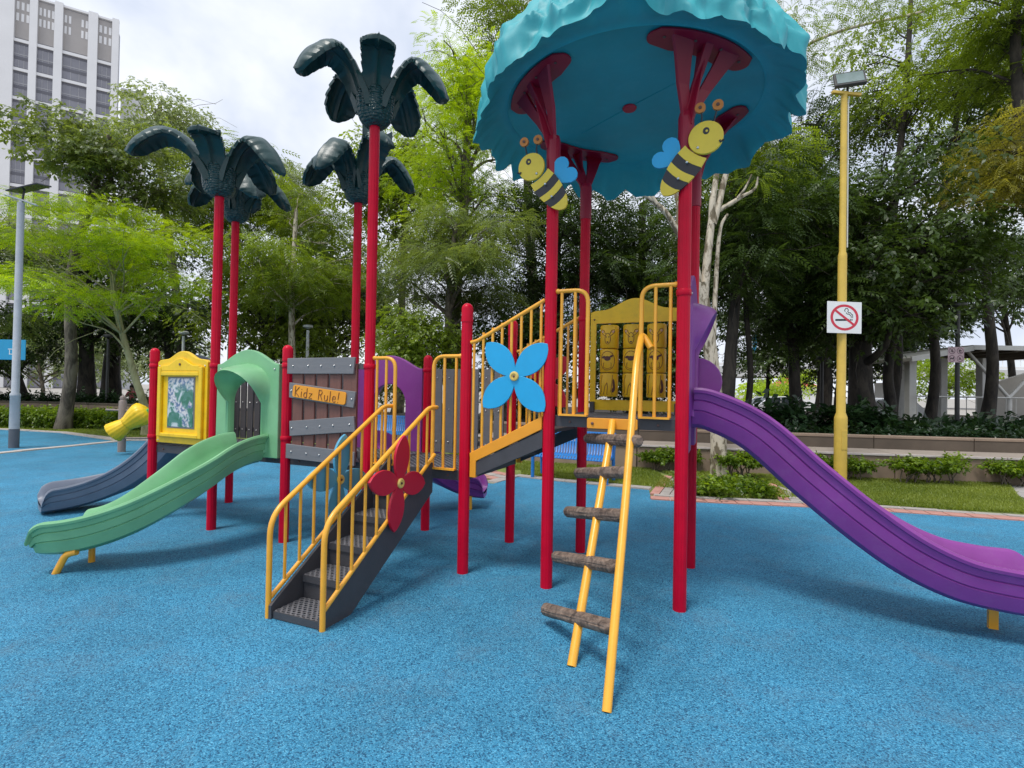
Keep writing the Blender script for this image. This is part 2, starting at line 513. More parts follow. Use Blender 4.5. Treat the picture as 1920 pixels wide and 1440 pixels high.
# ------------------------------------------------------------------ mesh builder
class MB:
    def __init__(self):
        self.v, self.f, self.mi = [], [], []
        self.cur = 0

    def add(self, vs, fs):
        o = len(self.v)
        self.v.extend([tuple(p) for p in vs])
        for f in fs:
            self.f.append([i + o for i in f])
            self.mi.append(self.cur)

    def box(self, c, s, M=None):
        x, y, z = s[0] / 2, s[1] / 2, s[2] / 2
        vs = [Vector((a * x, b * y, d * z)) for d in (-1, 1) for b in (-1, 1) for a in (-1, 1)]
        if M is not None:
            vs = [M @ p for p in vs]
        vs = [p + Vector(c) for p in vs]
        self.add(vs, [(0, 2, 3, 1), (4, 5, 7, 6), (0, 1, 5, 4), (2, 6, 7, 3), (0, 4, 6, 2), (1, 3, 7, 5)])

    def bar(self, a, b, w, h, up=(0, 0, 1)):
        a, b = Vector(a), Vector(b)
        d = (b - a)
        L = d.length
        d.normalize()
        up = Vector(up)
        s = d.cross(up)
        if s.length < 1e-4:
            s = d.cross(Vector((1, 0, 0)))
        s.normalize()
        u = s.cross(d)
        M = Matrix((d, s, u)).transposed()
        self.box((a + b) / 2, (L, w, h), M)

    def tube(self, pts, r, n=10, caps=True, twist=0.0, flat=None):
        pts = [Vector(p) for p in pts]
        rs = r if isinstance(r, (list, tuple)) else [r] * len(pts)
        rings = []
        ref = None
        for i, p in enumerate(pts):
            if i == 0:
                d = pts[1] - pts[0]
            elif i == len(pts) - 1:
                d = pts[-1] - pts[-2]
            else:
                d = (pts[i + 1] - p).normalized() + (p - pts[i - 1]).normalized()
            if d.length < 1e-9:
                d = Vector((0, 0, 1))
            d.normalize()
            if ref is None:
                ref = d.cross(Vector((0, 0, 1)))
                if ref.length < 0.05:
                    ref = d.cross(Vector((0, 1, 0)))
                ref.normalize()
            ref = (ref - d * ref.dot(d))
            ref.normalize()
            q = d.cross(ref)
            ring = []
            for k in range(n):
                a = 2 * PI * k / n + twist
                fl = flat if flat else 1.0
                ring.append(p + ref * (math.cos(a) * rs[i]) + q * (math.sin(a) * rs[i] * fl))
            rings.append(ring)
        vs = [p for ring in rings for p in ring]
        fs = []
        for i in range(len(rings) - 1):
            for k in range(n):
                a, b = i * n + k, i * n + (k + 1) % n
                fs.append((a, a + n, b + n, b))
        if caps:
            fs.append(tuple(range(n)))
            fs.append(tuple(reversed(range((len(rings) - 1) * n, len(rings) * n))))
        self.add(vs, fs)

    def lathe(self, prof, c=(0, 0, 0), n=24, M=None, flute=None):
        vs, fs = [], []
        for (r, z) in prof:
            for k in range(n):
                a = 2 * PI * k / n
                rr = r * (1 + (flute(a) if flute else 0))
                p = Vector((rr * math.cos(a), rr * math.sin(a), z))
                if M is not None:
                    p = M @ p
                vs.append(p + Vector(c))
        for i in range(len(prof) - 1):
            for k in range(n):
                a, b = i * n + k, i * n + (k + 1) % n
                fs.append((a, b, b + n, a + n))
        fs.append(tuple(reversed(range(n))))
        fs.append(tuple(range((len(prof) - 1) * n, len(prof) * n)))
        self.add(vs, fs)

    def prism(self, pts2, o, u, v, th):
        """flat board: outline pts2 in the (u,v) plane through o, thickened by th along u x v, centred"""
        o, u, v = Vector(o), Vector(u).normalized(), Vector(v).normalized()
        w = u.cross(v)
        A = [o + u * a + v * b + w * (th / 2) for a, b in pts2]
        B = [o + u * a + v * b - w * (th / 2) for a, b in pts2]
        n = len(pts2)
        area = sum(pts2[i][0] * pts2[(i + 1) % n][1] - pts2[(i + 1) % n][0] * pts2[i][1] for i in range(n))
        top, bot = list(range(n)), list(reversed(range(n, 2 * n)))
        side = [(n + i, n + (i + 1) % n, (i + 1) % n, i) for i in range(n)]
        if area < 0:
            top, bot = list(reversed(top)), list(reversed(bot))
            side = [tuple(reversed(q)) for q in side]
        self.add(A + B, [top, bot] + side)

    def loft(self, rings, closed=True, caps=False):
        n = len(rings[0])
        vs = [p for r in rings for p in r]
        fs = []
        m = n if closed else n - 1
        for i in range(len(rings) - 1):
            for k in range(m):
                a, b = i * n + k, i * n + (k + 1) % n
                fs.append((a, b, b + n, a + n))
        if caps:
            fs.append(tuple(reversed(range(n))))
            fs.append(tuple(range((len(rings) - 1) * n, len(rings) * n)))
        self.add(vs, fs)

    def ball(self, c, r, n=8, sc=(1, 1, 1)):
        prof = []
        m = max(4, n // 2)
        for i in range(m + 1):
            a = -PI / 2 + PI * i / m
            prof.append((max(1e-4, math.cos(a)) * r, math.sin(a) * r))
        self.lathe(prof, c, n, Matrix.Diagonal(sc))

    def mesh(self, name, mats, smooth=None):
        me = bpy.data.meshes.new(name)
        me.from_pydata(self.v, [], self.f)
        for m in (mats if isinstance(mats, (list, tuple)) else [mats]):
            me.materials.append(m)
        if max(self.mi, default=0) > 0:
            me.polygons.foreach_set('material_index', self.mi)
        if smooth is not None:
            me.polygons.foreach_set('use_smooth', [True] * len(me.polygons))
            me.set_sharp_from_angle(angle=rad(smooth))
        me.update()
        return me

    def build(self, name, mats, parent=None, smooth=None, bevel=0.0, fixn=False):
        me = self.mesh(name, mats, smooth)
        if fixn:
            bm = bmesh.new()
            bm.from_mesh(me)
            bmesh.ops.recalc_face_normals(bm, faces=bm.faces)
            bm.to_mesh(me)
            bm.free()
        o = bpy.data.objects.new(name, me)
        COL.objects.link(o)
        if parent:
            o.parent = parent
        if bevel > 0:
            b = o.modifiers.new('bevel', 'BEVEL')
            b.width = bevel
            b.segments = 2
            b.limit_method = 'ANGLE'
            b.angle_limit = rad(40)
            b.harden_normals = False
        return o


def tag(o, label=None, cat=None, group=None, kind=None):
    if label:
        o['label'] = label
    if cat:
        o['category'] = cat
    if group:
        o['group'] = group
    if kind:
        o['kind'] = kind
    return o


def thing(name, label, cat, loc=(0, 0, 0), rz=0.0, group=None):
    o = bpy.data.objects.new(name, None)
    o.empty_display_size = 0.2
    COL.objects.link(o)
    o.location = loc
    o.rotation_euler = (0, 0, rz)
    return tag(o, label, cat, group)


def copy_tree(o, parent=None):
    c = o.copy()
    COL.objects.link(c)
    if parent:
        c.parent = parent
    for ch in list(o.children):
        copy_tree(ch, c)
    return c


def structure(mb, name, mat, **kw):
    o = mb.build(name, mat, None, **kw)
    o['kind'] = 'structure'
    return o


def arc(c, r, a0, a1, n):
    return [(c[0] + r * math.cos(a0 + (a1 - a0) * i / n), c[1] + r * math.sin(a0 + (a1 - a0) * i / n)) for i in range(n + 1)]


def roundpath(pts, r, n=5):
    """polyline with rounded corners"""
    P = [Vector(p) for p in pts]
    out = [P[0]]
    for i in range(1, len(P) - 1):
        a, b, c = P[i - 1], P[i], P[i + 1]
        d1, d2 = (a - b), (c - b)
        rr = min(r, d1.length * 0.48, d2.length * 0.48)
        p1, p2 = b + d1.normalized() * rr, b + d2.normalized() * rr
        for k in range(n + 1):
            t = k / n
            out.append(p1 * (1 - t) ** 2 + b * (2 * t * (1 - t)) + p2 * t * t)
    out.append(P[-1])
    return out


HZ = lambda px: 732.0 + 0.01802 * (px - 960.0)


def wx(px, d):
    """world x of a point at distance d that the photograph shows in column px (at eye height)"""
    return (px - 960.0) / F_PX * d


def wz(px, py, d):
    return EYE + (HZ(px) - py) / F_PX * d

# =====================================================================================
# LARGE STRUCTURE: ground, pads, lawn, paths, walls
# =====================================================================================
def sheet(name, pts, z, mat, th=0.03):
    mb = MB()
    mb.prism([(p[0], p[1]) for p in pts], (0, 0, z - th / 2), (1, 0, 0), (0, 1, 0), th)
    return structure(mb, name, mat)


sheet('ground', [(-900, -60), (900, -60), (900, 1400), (-900, 1400)], -0.06, GROUND, 0.3)
sheet('lawn', [(-40, 3), (25, 3), (25, 9.6), (3.0, 12.6), (-3.5, 15.0), (-14, 20.5), (-40, 22.5)], -0.012, LAWN, 0.04)
# rubber pads
PAD_PTS = [(-14, -3.0), (9.0, -3.0), (9.0, 5.55), (6.32, 6.43), (5.62, 6.62), (4.82, 6.84), (4.01, 6.99), (3.32, 7.08), (2.53, 7.20), (1.98, 7.32), (2.14, 8.05), (1.24, 8.45), (0.53, 8.80), (0.10, 9.05), (-0.27, 8.35), (-0.9, 8.6), (-2.4, 10.9), (-4.2, 12.9), (-6.6, 13.9), (-8.94, 13.93), (-9.95, 13.62), (-10.22, 12.14), (-10.5, 10.69), (-11.3, 8.2), (-14, 6.0)]
sheet('play_surface', PAD_PTS, 0.004, PAD, 0.05)
PAD2 = [(-10.25, 13.50), (-10.55, 12.12), (-10.86, 10.69), (-11.8, 8.4), (-26, 9.5), (-26, 17.5), (-15.75, 16.07), (-13.35, 15.4)]
sheet('play_surface', PAD2, 0.004, PAD, 0.05)


def kerb_line(name, pts, w, z, mat, gap=0.012, seg=0.45, n_max=140, jitter=0.004, h=0.05):
    """a row of kerb stones laid along a line, each stone its own piece"""
    root = MB()
    P = [Vector((p[0], p[1], 0)) for p in pts]
    # mortar bed under the stones
    for i in range(len(P) - 1):
        root.bar(P[i] + Vector((0, 0, z - h / 2 - 0.012)), P[i + 1] + Vector((0, 0, z - h / 2 - 0.012)), w * 0.96, h)
    base = structure(root, name, KERB)
    rnd = random.Random(len(pts) * 13 + int(w * 1000))
    meshes = {}
    k = 0
    for i in range(len(P) - 1):
        d = P[i + 1] - P[i]
        L = d.length
        n = max(1, int(round(L / seg)))
        for j in range(n):
            if k >= n_max:
                return base
            ln = round(L / n, 2)
            if ln not in meshes:
                b = MB()
                b.box((0, 0, 0), (L / n - gap, w, h))
                meshes[ln] = b.mesh('kerb_stone', mat)
            c = P[i] + d * ((j + 0.5) / n)
            o = bpy.data.objects.new('kerb_stone', meshes[ln])
            COL.objects.link(o)
            o.location = (c.x, c.y, z - h / 2 + rnd.uniform(-jitter, jitter))
            o.rotation_euler = (0, 0, math.atan2(d.y, d.x))
            o.parent = base
            k += 1
    return base


kerb_line('kerb', [(-10.08, 13.74), (-10.36, 12.14), (-10.66, 10.69), (-11.5, 8.25), (-13, 5.6)], 0.22, 0.022, KERB)
kerb_line('kerb', [(-26, 17.65), (-15.75, 16.20), (-13.35, 15.52), (-10.25, 13.75), (-8.94, 14.02), (-6.6, 14.0)], 0.2, 0.03, KERB)
kerb_line('pink_kerb', [(2.0, 7.46), (2.53, 7.32), (3.32, 7.19), (4.01, 7.10), (4.82, 6.95), (5.62, 6.73), (6.32, 6.54), (9, 5.67)], 0.20, 0.016, TILEP, seg=0.22)
kerb_line('kerb', [(2.1, 7.63), (2.56, 7.51), (3.35, 7.37), (4.05, 7.28), (4.86, 7.13), (5.68, 6.90), (6.36, 6.71), (9, 5.85)], 0.13, 0.02, TILEG, seg=0.4)
kerb_line('kerb', [(2.20, 8.16), (1.28, 8.56), (0.57, 8.91), (0.10, 9.17), (-0.30, 8.48)], 0.2, 0.018, TILEG, seg=0.4)
kerb_line('pink_kerb', [(-0.42, 8.58), (-0.98, 8.80), (-2.5, 11.05), (-4.3, 13.05)], 0.2, 0.016, TILEP, seg=0.25)


def paving(name, quad, nu, nv, edge_mat, mid_mat, z=0.012, th=0.04, seed=1):
    """block paving: every block its own piece on a sand bed"""
    a, b, c, d = [Vector((p[0], p[1], 0)) for p in quad]
    bed = MB()
    bed.prism([(p.x, p.y) for p in (a, b, c, d)], (0, 0, z - th), (1, 0, 0), (0, 1, 0), 0.03)
    root = structure(bed, name, SOIL)
    rnd = random.Random(seed)

    def at(u, v):
        return (a * (1 - u) + b * u) * (1 - v) + (d * (1 - u) + c * u) * v
    for i in range(nu):
        for j in range(nv):
            u0, u1, v0, v1 = (i + 0.04) / nu, (i + 0.96) / nu, (j + 0.04) / nv, (j + 0.96) / nv
            q = [at(u0, v0), at(u1, v0), at(u1, v1), at(u0, v1)]
            mb = MB()
            zz = z + rnd.uniform(-0.003, 0.003)
            mb.prism([(p.x, p.y) for p in q], (0, 0, zz - th / 2), (1, 0, 0), (0, 1, 0), th)
            mb.build('paver', edge_mat if (i in (0, nu - 1)) else mid_mat, root)
    return root


paving('paved_path', [(2.06, 7.72), (2.62, 7.62), (3.42, 9.30), (2.78, 9.46)], 4, 9, TILEP, TILEG, seed=2)
paving('paved_path', [(3.82, 7.40), (4.42, 7.30), (4.95, 8.75), (4.32, 8.85)], 4, 9, TILEP, TILEG, seed=3)
paving('paved_path', [(-0.28, 8.72), (0.04, 9.28), (-1.55, 11.3), (-2.3, 11.1)], 3, 12, TILEP, TILEG, seed=4)
# grey concrete path crossing the right lawn
sheet('footpath', [(7.5, 7.0), (8.9, 6.4), (9.6, 8.6), (8.7, 9.1), (8.25, 9.2)], 0.010, PATHG, 0.03)


# ---- low walls -------------------------------------------------------------------
def wall_run(name, label, pts, z0, z1, depth, mat, capmat=None, cap=0.05, capdepth=None, seg=2.2, over=0.02):
    """a low rendered wall in panels with recessed joints, and cap stones"""
    root = thing(name, label, 'wall', (pts[0][0], pts[0][1], 0))
    O = Vector((pts[0][0], pts[0][1], 0))
    P = [Vector((p[0], p[1], 0)) - O for p in pts]
    for i in range(len(P) - 1):
        d = P[i + 1] - P[i]
        L = d.length
        nrm = Vector((-d.y, d.x, 0)).normalized()
        n = max(1, int(round(L / seg)))
        core = MB()
        core.bar(P[i] + nrm * (depth / 2 + 0.012) + Vector((0, 0, (z0 + z1) / 2)), P[i + 1] + nrm * (depth / 2 + 0.012) + Vector((0, 0, (z0 + z1) / 2)), depth, z1 - z0)
        core.build('wall_core', DKWALL, root)
        for j in range(n):
            a, b = P[i] + d * ((j + 0.006) / n), P[i] + d * ((j + 0.994) / n)
            mb = MB()
            mb.bar(a + nrm * (0.005) + Vector((0, 0, (z0 + z1) / 2)), b + nrm * 0.005 + Vector((0, 0, (z0 + z1) / 2)), 0.03, z1 - z0 - 0.004)
            mb.build('wall_panel', mat, root)
            if capmat:
                cd = capdepth or depth
                mc = MB()
                mc.bar(a + nrm * (cd / 2 - over) + Vector((0, 0, z1 + cap / 2 + 0.003)), b + nrm * (cd / 2 - over) + Vector((0, 0, z1 + cap / 2 + 0.003)), cd, cap)
                mc.build('cap_stone', capmat, root, bevel=0.006)
                if capdepth:
                    mn = MB()
                    mn.bar(a - nrm * (over + 0.006) + Vector((0, 0, z1 + cap / 2 + 0.012)), b - nrm * (over + 0.006) + Vector((0, 0, z1 + cap / 2 + 0.012)), 0.03, cap * 0.75)
                    mn.build('edge_trim', KERB, root, bevel=0.004)
    return root


WA = [(12.5, 8.78), (8.71, 9.18), (5.2, 9.72), (2.5, 10.35), (-0.9, 11.9)]
WA = WA[::-1]
wall_run('planter_wall', 'tan low planter wall with pale ledge behind the lawn bushes', WA, -0.02, 0.42, 0.25, TANW, CAPW, 0.05, 0.95)
WB = [(p[0] + 0.25, p[1] + 0.92) for p in WA]
wall_run('seat_wall', 'brown stained upper wall, toned down for tree shade, rising behind the pale ledge', WB, 0.40, 0.68, 0.25, DKWALL, TANW, 0.05)
WL = [(-30, 21.2), (-18.15, 20.4), (-14.0, 19.2), (-8.5, 17.2), (-3.2, 14.6), (-0.9, 13.0)]
wall_run('garden_wall', 'tan low wall with brown cap behind the clipped hedge', WL, -0.02, 0.66, 0.3, TANW, DKWALL, 0.07)
# raised soil beds behind the walls
sheet('planting_bed', [(p[0], p[1] + 0.2) for p in WB] + [(24, 10.2), (24, 30), (-1.2, 30), (-1.2, 13.4)], 0.62, SOIL, 0.12)
sheet('planting_bed', [(p[0], p[1] + 0.35) for p in WL] + [(-1.2, 13.4), (-1.2, 23), (-8.5, 24), (-30, 25)], 0.42, SOIL, 0.12)

# =====================================================================================
# PLAY STRUCTURE
# =====================================================================================
YAW = -0.398777
PS = thing('play_structure', 'colourful climbing frame with slides, palm-topped red posts and teal leaf canopy', 'play structure', (0.2885, 3.996, 0), YAW)
M0, M1, M2, M3, M6, MA, MBx = -4.628, -3.668, -2.669, -1.696, -0.722, 0.0, 0.972
TB = 0.972                     # depth of the frame
ZL, ZH = 0.83, 1.315           # deck levels
S_, T_, Z_ = Vector((1, 0, 0)), Vector((0, 1, 0)), Vector((0, 0, 1))


def flute(a):
    return -0.055 * max(0.0, math.cos(10 * a)) ** 5


def post(s, t, ztop, dome=True):
    mb = MB()
    r = 0.0455
    prof = [(r, 0.0), (r, ztop - 0.14)]
    mb.lathe(prof, (s, t, 0), 90, None, flute)
    if dome:
        cap = [(r + 0.003, ztop - 0.14)] + [(max(1e-4, (r + 0.003) * math.cos(a)), ztop - 0.05 + 0.05 * math.sin(a)) for a in [i * PI / 12 for i in range(7)]]
        mb.lathe(cap, (s, t, 0), 32)
        mb.lathe([(r + 0.004, ztop - 0.155), (r + 0.004, ztop - 0.135)], (s, t, 0), 32)
    else:
        mb.lathe([(r, ztop - 0.14), (r, ztop)], (s, t, 0), 32)
    return mb.build('post', RED, PS, smooth=35)


POSTS = [(M0, 0, 1.90, 1), (M1, 0, 3.52, 0), (M2, 0, 1.90, 1), (M3, 0, 3.90, 0), (M6, 0, 2.21, 1), (MA, 0, 3.36, 0), (MBx, 0, 3.36, 0),
         (M0, TB, 3.67, 0), (M1, TB, 1.88, 1), (M2, TB, 3.66, 0), (M3, TB, 1.86, 1), (M6, TB, 2.20, 1), (MA, TB, 3.36, 0), (MBx, TB, 3.36, 0)]
for s, t, z, dm in POSTS:
    post(s, t, z, bool(dm))


# ---- decks: perforated plates in edge frames ----------------------------------------
def perforated(mb, x0, x1, y0, y1, z, nx, ny, hole=0.32, n=8):
    """a plate with real round holes"""
    dx, dy = (x1 - x0) / nx, (y1 - y0) / ny
    r = min(dx, dy) * hole
    for i in range(nx):
        for j in range(ny):
            cx, cyy = x0 + (i + 0.5) * dx, y0 + (j + 0.5) * dy
            sq, ci = [], []
            for k in range(n):
                a = 2 * PI * (k + 0.5) / n
                c, s = math.cos(a), math.sin(a)
                m = max(abs(c), abs(s))
                sq.append((cx + c / m * dx / 2, cyy + s / m * dy / 2, z))
                ci.append((cx + c * r, cyy + s * r, z))
            lo = [(p[0], p[1], z - 0.012) for p in ci]
            mb.add(sq + ci + lo, [(k, (k + 1) % n, n + (k + 1) % n, n + k) for k in range(n)] + [(n + k, n + (k + 1) % n, 2 * n + (k + 1) % n, 2 * n + k) for k in range(n)])


def deck(s0, s1, z):
    mb = MB()
    a, b = s0 + 0.012, s1 - 0.012
    for t0 in (0.015, TB - 0.045):
        mb.box(((a + b) / 2, t0 + 0.015, z - 0.042), (b - a, 0.03, 0.08))
    for s in (a + 0.015, b - 0.015):
        mb.box((s, TB / 2, z - 0.042), (0.03, TB - 0.092, 0.08))
    mb.cur = 1
    perforated(mb, a + 0.031, b - 0.031, 0.046, TB - 0.046, z - 0.004, 14, 14)
    mb.box(((a + b) / 2, TB / 2, z - 0.05), (b - a - 0.08, 0.06, 0.04))
    d = mb.build('deck', [DECK, DECKL], PS)
    for s in (a + 0.15, b - 0.15):
        bo = MB()
        bo.lathe([(0.009, 0), (0.009, 0.008), (0.004, 0.011)], (s, 0.015, z - 0.045), 8, Matrix.Rotation(PI / 2, 4, 'X').to_3x3())
        bo.build('bolt', DBOLT, d)
    return d


for a, b in ((M0, M1), (M1, M2), (M2, M3), (M3, M6)):
    deck(a, b, ZL)
deck(MA, MBx, ZH)


# ---- board panels ------------------------------------------------------------------
def bolts(parent, pts, nrm=(0, -1, 0), mat=BOLT, r=0.008):
    q = Vector((0, 0, 1)).rotation_difference(Vector(nrm)).to_matrix()
    for p in pts:
        b = MB()
        b.lathe([(r, 0), (r, 0.004), (r * 0.5, 0.008)], p, 8, q)
        b.build('bolt', mat, parent, smooth=40)


# "Kidz Rule!" barricade: brown uprights, grey boards across
kp = MB()
kp.bar((M2 + 0.06, 0.006, 1.69), (M3 - 0.06, 0.006, 1.69), 0.03, 0.05)
kq = MB()
kq.bar((M2 + 0.06, 0.006, 0.90), (M3 - 0.06, 0.006, 0.90), 0.03, 0.05)
KP = kp.build('plank_wall', DPLANK, PS)
kq.build('back_rail', DPLANK, KP)
KP['label'] = 'brown upright planks crossed by four grey boards'
edges = [-2.575, -2.43, -2.282, -2.13, -1.975, -1.795]
for i in range(5):
    b = MB()
    b.box(((edges[i] + edges[i + 1]) / 2, -0.022, 1.285), (edges[i + 1] - edges[i] - 0.03, 0.022, 0.86 + 0.02 * (i % 2)))
    b.build('plank', BPLANK, KP, bevel=0.003)


def board(pts, t, mat, parent, name='cross_board', th=0.022):
    b = MB()
    b.prism(pts, (0, t, 0), (1, 0, 0), (0, 0, 1), th)
    return b.build(name, mat, parent, bevel=0.004)


cb = [[(-2.615, 1.62), (-1.83, 1.622), (-1.815, 1.772), (-2.615, 1.768)],
      [(-2.585, 1.395), (-1.822, 1.318), (-1.80, 1.463), (-2.585, 1.538)],
      [(-2.565, 1.030), (-1.80, 1.105), (-1.815, 1.245), (-2.575, 1.172)],
      [(-2.61, 0.818), (-1.80, 0.800), (-1.80, 0.925), (-2.61, 0.955)]]
for i, q in enumerate(cb):
    o = board(q, -0.046, GPLANK, KP)
    cxs = [-2.54, -2.355, -2.20, -2.045, -1.86]
    zc = lambda s: (q[0][1] + q[3][1]) / 2 + (s + 2.6) / 0.8 * ((q[1][1] + q[2][1]) / 2 - (q[0][1] + q[3][1]) / 2)
    if i != 1:
        bolts(KP, [(s, -0.058, zc(s)) for s in cxs])
    else:
        bolts(KP, [(-2.555, -0.058, zc(-2.555)), (-1.84, -0.058, zc(-1.84))])
# the lettered orange sign on the second board
ang = math.atan2(-0.0762, 0.763)
SU, SV = Vector((math.cos(ang), 0, math.sin(ang))), Vector((-math.sin(ang), 0, math.cos(ang)))
SO = Vector((-2.213, -0.064, 1.4295))
sg = MB()
hw, hh, rc = 0.315, 0.058, 0.025
outl = arc((hw - rc, hh - rc), rc, 0, PI / 2, 4) + arc((-hw + rc, hh - rc), rc, PI / 2, PI, 4) + arc((-hw + rc, -hh + rc), rc, PI, 1.5 * PI, 4) + arc((hw - rc, -hh + rc), rc, 1.5 * PI, 2 * PI, 4)
sg.prism(outl, SO, SU, SV, 0.012)
SGN = sg.build('sign', ORANGE, PS, bevel=0.002)
SGN['label'] = 'orange sign with hand-lettered words Kidz Rule!'
LET = {  # strokes in a 0..1 box
    'K': (0.62, [[(0.08, 0), (0.05, 1)], [(0.55, 0.95), (0.08, 0.42), (0.6, 0.0)]]),
    'i': (0.25, [[(0.12, 0), (0.12, 0.55)], [(0.12, 0.74), (0.12, 0.8)]]),
    'd': (0.55, [[(0.45, 0.95), (0.45, 0.0)], [(0.45, 0.42), (0.3, 0.52), (0.12, 0.45), (0.06, 0.25), (0.14, 0.05), (0.3, 0.0), (0.45, 0.12)]]),
    'z': (0.52, [[(0.06, 0.5), (0.45, 0.5), (0.05, 0.02), (0.47, 0.02)]]),
    'R': (0.62, [[(0.08, 0), (0.1, 1)], [(0.1, 0.97), (0.4, 0.95), (0.52, 0.75), (0.4, 0.55), (0.1, 0.5)], [(0.3, 0.5), (0.56, 0.0)]]),
    'u': (0.52, [[(0.06, 0.55), (0.08, 0.12), (0.2, 0.0), (0.36, 0.04), (0.45, 0.2)], [(0.45, 0.55), (0.46, 0.0)]]),
    'l': (0.22, [[(0.1, 0), (0.11, 1.0)]]),
    'e': (0.52, [[(0.07, 0.3), (0.45, 0.34), (0.4, 0.52), (0.25, 0.58), (0.1, 0.48), (0.06, 0.25), (0.16, 0.04), (0.32, 0.0), (0.47, 0.1)]]),
    '!': (0.25, [[(0.16, 1.0), (0.1, 0.3)], [(0.09, 0.08), (0.09, 0.02)]]),
    ' ': (0.42, []),
}
pen, cap = -0.285, 0.094
for ch in 'Kidz Rule!':
    w, st = LET[ch]
    lt = MB()
    for s in st:
        pts = [SO + SU * (pen + x * cap * 0.98) + SV * ((y - 0.5) * cap) - T_ * 0.007 for x, y in s]
        lt.tube(pts, 0.0042, 6)
    if st:
        lt.build('letter', LINE, SGN)
    pen += (w + 0.13) * cap * 1.0

# ---- yellow picture panel, P0 to P1 --------------------------------------------------
yc, yw = (M0 + M1) / 2, 0.395
out = [(-yw, 0.862), (yw, 0.862), (yw, 1.74), (yw - 0.04, 1.765)]
hump = [(0.24 - 0.48 * i / 14, 1.775 + 0.085 * (0.5 + 0.5 * math.cos(PI * (i / 7 - 1))) ** 0.75) for i in range(15)]
out += hump + [(-yw + 0.04, 1.765), (-yw, 1.74)]
yb = MB()
yb.prism(out, (yc, 0.005, 0), S_, Z_, 0.05)
YP = yb.build('picture_panel', YPAN, PS, bevel=0.008)
YP['label'] = 'yellow moulded panel with a faded picture board'
fr = MB()


def frame_bar(a, b, w, t=-0.036, th=0.034):
    fr.bar((yc + a[0], t, a[1]), (yc + b[0], t, b[1]), th, w, up=(0, -0.0001, 1) if abs(a[1] - b[1]) < 1e-6 else (1, 0, 0))


frame_bar((-0.325, 0.93), (-0.325, 1.69), 0.055)
frame_bar((0.325, 0.93), (0.325, 1.69), 0.055)
frame_bar((-0.297, 1.615), (0.297, 1.615), 0.05)
frame_bar((-0.297, 0.952), (0.297, 0.952), 0.045)
fr.build('frame', YPAN, YP, bevel=0.010)
hp = MB()
hp.prism([(-0.297, 1.642), (0.297, 1.642), (0.297, 1.70)] + [(0.22 - 0.44 * i / 12, 1.705 + 0.075 * (0.5 + 0.5 * math.cos(PI * (i / 6 - 1)))) for i in range(13)] + [(-0.297, 1.70)], (yc, -0.034, 0), S_, Z_, 0.026)
hp.build('crest', YPAN, YP, bevel=0.006)
ps = MB()
ps.box((yc - 0.005, -0.0245, 1.305), (0.40, 0.006, 0.52))
ps.build('picture_board', POSTER, YP)
sl = MB()
sl.box((yc, -0.0215, 1.305), (0.43, 0.0045, 0.55))
sl.build('board_rim', GPLANK, YP)
bolts(YP, [(yc - 0.36, -0.02, 1.70), (yc + 0.36, -0.02, 1.70), (yc - 0.36, -0.02, 0.89), (yc + 0.36, -0.02, 0.89)])
bolts(YP, [(yc + 0.005, -0.049, 1.715)], mat=DBOLT, r=0.014)


# ---- slide chutes, hoods --------------------------------------------------------------
def catmull(P, n):
    P = [Vector(p) for p in P]
    P = [P[0] * 2 - P[1]] + P + [P[-1] * 2 - P[-2]]
    out = []
    for i in range(1, len(P) - 2):
        for k in range(n):
            t = k / n
            a, b, c, d = P[i - 1], P[i], P[i + 1], P[i + 2]
            out.append(0.5 * ((2 * b) + (c - a) * t + (2 * a - 5 * b + 4 * c - d) * t * t + (3 * b - a - 3 * c + d) * t ** 3))
    out.append(P[-2])
    return out


